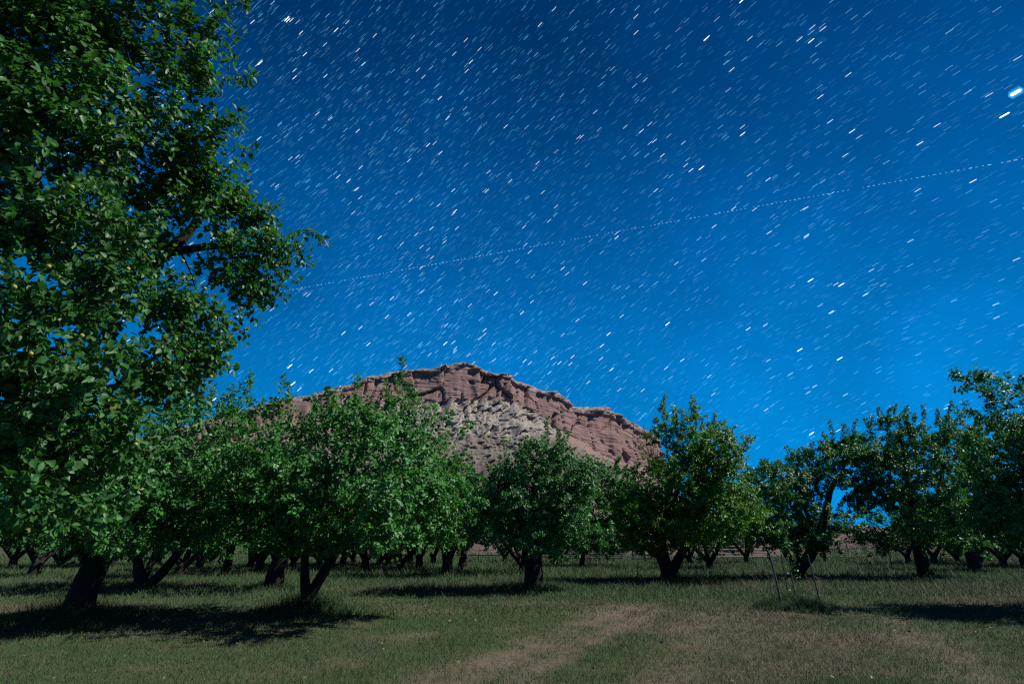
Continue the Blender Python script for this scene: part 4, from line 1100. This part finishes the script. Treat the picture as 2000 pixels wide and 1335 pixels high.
def shrub(px, Y, rad, hgt, mat, label, seed, per=900, leaf=.12):
    r = np.random.default_rng(seed); X = gX(px, Y); z = ground_z(X, Y); root = thing("shrub", (X, Y, z), label, "shrub")
    a = np.zeros((7, 3)); th = r.random(7) * 6.283; b = np.stack([np.cos(th) * rad * .5, np.sin(th) * rad * .5, hgt * (.5 + .3 * r.random(7))], 1)
    v, f = tubes(a, b, np.full(7, .035), np.full(7, .015), 5); obj("stems", make_mesh("stems", v, f, M_BARK), root)
    d = norm(r.normal(size=(per, 3))); q = d * (r.random(per) ** .4)[:, None] * [rad, rad, hgt * .42] * (0.75 + .5 * vnoise(d[:, 0] * 2, d[:, 1] * 2, d[:, 2] * 2, seed))[:, None] + [0, 0, hgt * .58]
    v, f = leaf_mesh_arrays(q, d + [0, 0, .3], r.normal(size=(per, 3)) + d, leaf * (.6 + .8 * r.random(per)), LEAF4)
    obj("foliage", make_mesh("foliage", v, f, mat), root, kind="stuff")


shrub(1186, 58, 1.0, 2.6, M_LEAF_B, "small bright green shrub behind the thin-trunked tree", 71, 1400)
shrub(1690, 90, 1.0, 3.0, M_SCRUB, "dark round shrub in front of the long two-rail fence", 72, 1500)
shrub(1408, 74, 2.4, 2.6, M_SCRUB, "brown thicket behind the stacked rail fence", 73, 2600, .16)
shrub(1440, 80, 2.0, 2.2, M_SCRUB, "smaller brown bush on the slope behind the thin stems", 74, 2000, .16)

# hillside scrub
def scrub_field(seed, count):
    r = np.random.default_rng(seed); P, D, Nn, S = [], [], [], []
    for _ in range(count):
        Y = r.uniform(98, 260); X = Y * r.uniform(-.25, 1.0); R_ = .4 + .7 * r.random(); per = 26
        d = norm(r.normal(size=(per, 3))); d[:, 2] = np.abs(d[:, 2]); P.append(d * R_ * [1, 1, .7] + [X, Y, ground_z(X, Y)]); D.append(d); Nn.append(r.normal(size=(per, 3)) + d); S.append(np.full(per, .55) * R_)
    v, f = leaf_mesh_arrays(np.concatenate(P), np.concatenate(D), np.concatenate(Nn), np.concatenate(S), LEAF4)
    obj("scrub", make_mesh("scrub", v, f, M_SCRUB), kind="stuff", label="dark scrub scattered over the bare slope", category="scrub")


scrub_field(81, 420)

# ------------------------------------------------------------------ grass
def grass_field():
    r = np.random.default_rng(900); PO, H, W, LE = [], [], [], []
    for y0, y1, dens, hh, ww in ((7.2, 11, 1700, .060, .007), (11, 15, 850, .065, .010), (15, 20, 380, .08, .016), (20, 30, 200, .11, .024), (30, 50, 64, .15, .04), (50, 80, 18, .18, .07)):
        hw = y1 * 1.0 + 1; k = int((y1 - y0) * 2 * hw * dens)
        x = r.uniform(-hw, hw, k); y = r.uniform(y0, y1, k)
        kp = np.abs(x) < y * 0.97 + 1.0
        x, y = x[kp], y[kp]
        kp = r.random(len(x)) > 0.78 * bare(x, y); x, y = x[kp], y[kp]
        long_ = fbm(x * .5, y * .5, 0, 95, 3)
        ex = np.zeros(len(x))
        for tx, ty, rr, eh in TRUNK_TUFTS:
            sel = (np.abs(x - tx) < 3 * rr) & (np.abs(y - ty) < 3 * rr)
            if sel.any(): ex[sel] = np.maximum(ex[sel], eh * np.exp(-(((x[sel] - tx) / rr) ** 2 + ((y[sel] - ty) / rr) ** 2)))
        cl = fbm(x * 2.6, y * 2.6, 0, 97, 2)
        h_ = hh * (.5 + .9 * r.random(len(x))) * (.5 + .7 * long_ + 1.6 * np.maximum(cl - .5, 0)) * (1 + .8 * sstep(17, 26, y)) + ex * (.4 + .7 * r.random(len(x)))
        PO.append(np.stack([x, y, ground_h(x, y) - .005], 1)); H.append(h_); W.append(np.full(len(x), ww) * (.7 + .6 * r.random(len(x)))); LE.append(ex)
    for tx, ty, rr, eh in TRUNK_TUFTS:                                 # long grass left round each trunk
        if ty > 34: continue
        k = int(1500 * rr * rr * min(1.0, 16 / ty)); a = r.random(k) * 6.283; q = np.abs(r.normal(size=k)) * .55
        x = tx + rr * q * np.cos(a) * 1.25; y = ty + rr * q * np.sin(a) * .8 - .15
        PO.append(np.stack([x, y, ground_h(x, y) - .01], 1)); H.append((.10 + eh * (.4 + .8 * r.random(k))) * np.exp(-q * q * .5)); W.append(np.full(k, .0009 * max(ty, 12))); LE.append(np.full(k, .4))
    PO = np.concatenate(PO); H = np.concatenate(H); W = np.concatenate(W); LE = np.concatenate(LE)
    # plain bent blade, one triangle
    n_ = len(PO); a = r.random(n_) * 6.283; sd = np.stack([np.cos(a), np.sin(a), 0 * a], 1) * (W / 2)[:, None]
    bd = r.random(n_) * 6.283; tip = PO + np.stack([np.cos(bd), np.sin(bd), 0 * a], 1) * (H * (.2 + .9 * r.random(n_)))[:, None] + np.array([0, 0, 1.]) * H[:, None]
    v = np.stack([PO - sd, PO + sd, tip], 1).reshape(-1, 3); f = np.arange(n_ * 3).reshape(-1, 3)
    d_ = np.clip(dryness(PO[:, 0], PO[:, 1]) + r.normal(size=n_) * .20 - 2.2 * LE, 0, 1)
    obj("grass", make_mesh("grass", v, f, M_GRASS, {"dry": np.repeat(d_, 3)}), kind="stuff", label="short mown grass, green and straw-coloured, over the orchard floor")
    return n_


NG = grass_field()
r = np.random.default_rng(4242); k = 700
yy = 7.5 + 22 * r.random(k) ** 1.3; xx = (r.random(k) * 2 - 1) * yy * .95
pp = np.stack([xx, yy, ground_h(xx, yy) + .03 + .02 * r.random(k)], 1)
v, f = leaf_mesh_arrays(pp, norm(r.normal(size=(k, 3)) * [1, 1, .25]), r.normal(size=(k, 3)) * .4 + [0, 0, 1], .04 + .04 * r.random(k), LEAF4)
obj("fallen_leaves", make_mesh("fallen_leaves", v, f, leaf_material("fallen_leaf", (0.05, 0.042, 0.02), (0.12, 0.095, 0.045), .15, 0.0)), kind="stuff", label="dry fallen leaves scattered over the mown grass", category="leaves")

# ------------------------------------------------------------------ stars
def star_material():
    m, nt = new_mat("starlight"); n = N(nt)
    em = n("ShaderNodeEmission"); oi = n("ShaderNodeObjectInfo")
    nt.links.new(oi.outputs["Color"], em.inputs[0])
    al = n("ShaderNodeMath", {"operation": 'MULTIPLY'}, i1=1.0); nt.links.new(oi.outputs["Alpha"], al.inputs[0]); nt.links.new(al.outputs[0], em.inputs[1])
    tr = n("ShaderNodeBsdfTransparent"); ad = n("ShaderNodeAddShader"); nt.links.new(em.outputs[0], ad.inputs[0]); nt.links.new(tr.outputs[0], ad.inputs[1])
    o = n("ShaderNodeOutputMaterial"); nt.links.new(ad.outputs[0], o.inputs[0]); m.cycles.emission_sampling = 'NONE'
    return m


def faint_material():
    m, nt = new_mat("faint_starlight"); n = N(nt)
    em = n("ShaderNodeEmission")
    r = n("ShaderNodeAttribute", {"attribute_name": "glow"}).outputs["Fac"]; w = n("ShaderNodeAttribute", {"attribute_name": "warm"}).outputs["Fac"]
    nt.links.new(n.ramp(w, [(0, (0.06, 0.58, 1.0)), (0.6, (0.20, 0.72, 1.0)), (1, (0.55, 0.86, 1.0))]), em.inputs[0]); nt.links.new(r, em.inputs[1])
    tr = n("ShaderNodeBsdfTransparent"); ad = n("ShaderNodeAddShader"); nt.links.new(em.outputs[0], ad.inputs[0]); nt.links.new(tr.outputs[0], ad.inputs[1])
    o = n("ShaderNodeOutputMaterial"); nt.links.new(ad.outputs[0], o.inputs[0]); m.cycles.emission_sampling = 'NONE'
    return m


def build_stars():
    r = np.random.default_rng(2024); RS = 12000.0
    az, el = R(-121), R(40)                                           # celestial pole, behind and to the left
    pole = np.array([math.cos(el) * math.sin(az), math.cos(el) * math.cos(az), math.sin(el)])
    root = bpy.data.objects.new("sky", None); COL.objects.link(root); root["kind"] = "structure"; root["label"] = "deep blue moonlit night sky full of star streaks"
    M1, M2 = star_material(), faint_material()
    # directions over the whole upper sky; a milky band is denser
    k = 300000
    d = norm(r.normal(size=(k, 3))); d = d[(d[:, 2] > -0.02) & (d[:, 1] > -0.35)]
    band = norm(np.cross(at(560, 100, 1.0)[0] - CAMP, at(900, 640, 1.0)[0] - CAMP))
    dens = 0.45 + 0.55 * np.exp(-((d @ band) / 0.22) ** 2)
    dens *= 0.7 + 0.6 * fbm(d[:, 0] * 9, d[:, 1] * 9, d[:, 2] * 9, 7, 3)
    d = d[r.random(len(d)) < dens]
    mag = r.random(len(d))
    glow = 0.031 / (mag + 0.006) ** 0.80                                # many faint, few bright
    glow *= 0.6 + .8 * r.random(len(d))
    t = np.cross(pole, d); sp = np.linalg.norm(t, axis=1, keepdims=True); t = t / sp
    half = RS * 0.0046 * sp[:, 0]
    nrm = np.cross(d, t)
    pr = project(CAMP + d * 100); inv = (pr[:, 2] > 0) & (pr[:, 0] > 0) & (pr[:, 0] < 2000) & (pr[:, 1] > 0) & (pr[:, 1] < 900)
    warm = r.random(len(d))
    # the 300 brightest in view are objects of their own
    glow = np.where(glow > .25, .25 + (glow - .25) * .8, glow)
    order = np.argsort(-np.where(inv, glow, 0)); big = order[:298]
    hidden = np.zeros(len(d), bool); hidden[big] = True
    px_m = RS / F
    spindle = np.array([(-1.08, 0, 0), (-.78, .9, .0), (-.78, -.9, 0), (.78, .9, 0), (.78, -.9, 0), (1.08, 0, 0)])
    sf = np.array([(0, 2, 1), (1, 2, 4), (1, 4, 3), (3, 4, 5)])
    SM = make_mesh("star", np.array([(x_, y_, 0) for x_, y_, _ in spindle]), sf, M1)

    def add(dirv, tt, hl, hw, col, pw, name="star", **props):
        o = obj(name, SM, root, **props); nn = np.cross(dirv, tt); p_ = CAMP + dirv * RS; mt = Matrix.Identity(4)
        for c_ in range(3): mt[c_][0] = tt[c_] * hl; mt[c_][1] = nn[c_] * hw; mt[c_][2] = -dirv[c_]; mt[c_][3] = p_[c_]
        o.matrix_basis = mt; o.color = (*col, pw)

    for q in big:
        g = glow[q]; wpx = min(0.30 + 0.11 * (g / .3) ** .5, 0.56); c_ = (1, .97, .93) if warm[q] > .8 else ((.75, .9, 1.0) if warm[q] < .4 else (.92, .97, 1.0))
        add(d[q], t[q], half[q], wpx * px_m, c_, min(0.85 * g ** .6, 1.2))
    for px, py, w in ((1984, 181, 2.0), (1962, 225, 0.9), (410, 111, 1.7)):      # the planets / brightest stars one can name by place
        dd = norm(at(px, py, 10)[0] - CAMP); tt = np.cross(pole, dd); s_ = np.linalg.norm(tt); tt /= s_
        add(dd, tt, RS * .0056 * s_, w * px_m, (.9, .97, 1.0), 2.4)
        for gw, gp in (((3.2, .22), (2.0, .35)) if w > 1.5 else ()): add(norm(dd * 1.0), tt, RS * (.0056 * s_ + gw * w * .35 / F), gw * w * px_m, (.1, .6, 1.0), gp, 'star_glow')
    for px, py in ((572, 749), (1562, 683), (1643, 556), (560, 37), (508, 123), (566, 715), (1304, 632), (1583, 547), (1585, 846), (1640, 700), (1380, 75), (1370, 328), (1450, 1)):
        dd = norm(at(px, py, 10)[0] - CAMP); tt = np.cross(pole, dd); s_ = np.linalg.norm(tt); tt /= s_
        add(dd, tt, RS * .0050 * s_, 0.72 * px_m, (.95, .98, 1.0), 1.2)
    # all the rest in one mass
    s = ~hidden; dd, tt, nn, hf, gl = d[s], t[s], nrm[s], half[s], glow[s]
    gl = np.minimum(gl, .9)
    hw = px_m * np.clip(.28 + .3 * np.sqrt(gl), .28, .44)
    c0 = CAMP + dd * RS
    v = np.stack([c0 - tt * hf[:, None] - nn * hw[:, None], c0 + tt * hf[:, None] - nn * hw[:, None], c0 + tt * hf[:, None] + nn * hw[:, None], c0 - tt * hf[:, None] + nn * hw[:, None]], 1).reshape(-1, 3)
    f = np.arange(len(v)).reshape(-1, 4)
    obj("star_field", make_mesh("star_field", v, f, M2, {"glow": np.repeat(gl, 4), "warm": np.repeat(warm[s], 4)}), root, kind="stuff")
    # the blinking lights of an aircraft strung out across the sky
    A = norm(np.array([at(540, 571, 1)[0] - CAMP])[0]); B = norm(at(2010, 308, 1)[0] - CAMP); q = np.linspace(0, 1, 176)
    om = math.acos(A @ B); pts = (np.sin((1 - q) * om)[:, None] * A + np.sin(q * om)[:, None] * B) / math.sin(om)
    rad_ = RS * .97; tdir = norm(np.gradient(pts, axis=0)); nn = norm(np.cross(pts, tdir)); V = []
    for i in range(len(q)):
        if r.random() < .07: continue
        L_ = px_m * (1.8 if i % 3 else .8) * (.6 + .6 * r.random()); w_ = px_m * .45
        c_ = CAMP + pts[i] * rad_
        V += [c_ - tdir[i] * L_ - nn[i] * w_, c_ + tdir[i] * L_ - nn[i] * w_, c_ + tdir[i] * L_ + nn[i] * w_, c_ - tdir[i] * L_ + nn[i] * w_]
    V = np.array(V)
    obj("aircraft_lights", make_mesh("aircraft_lights", V, np.arange(len(V)).reshape(-1, 4), M2, {"glow": np.repeat(.18 + .34 * r.random(len(V) // 4), 4), "warm": np.full(len(V), .9)}), root, kind="stuff")


build_stars()
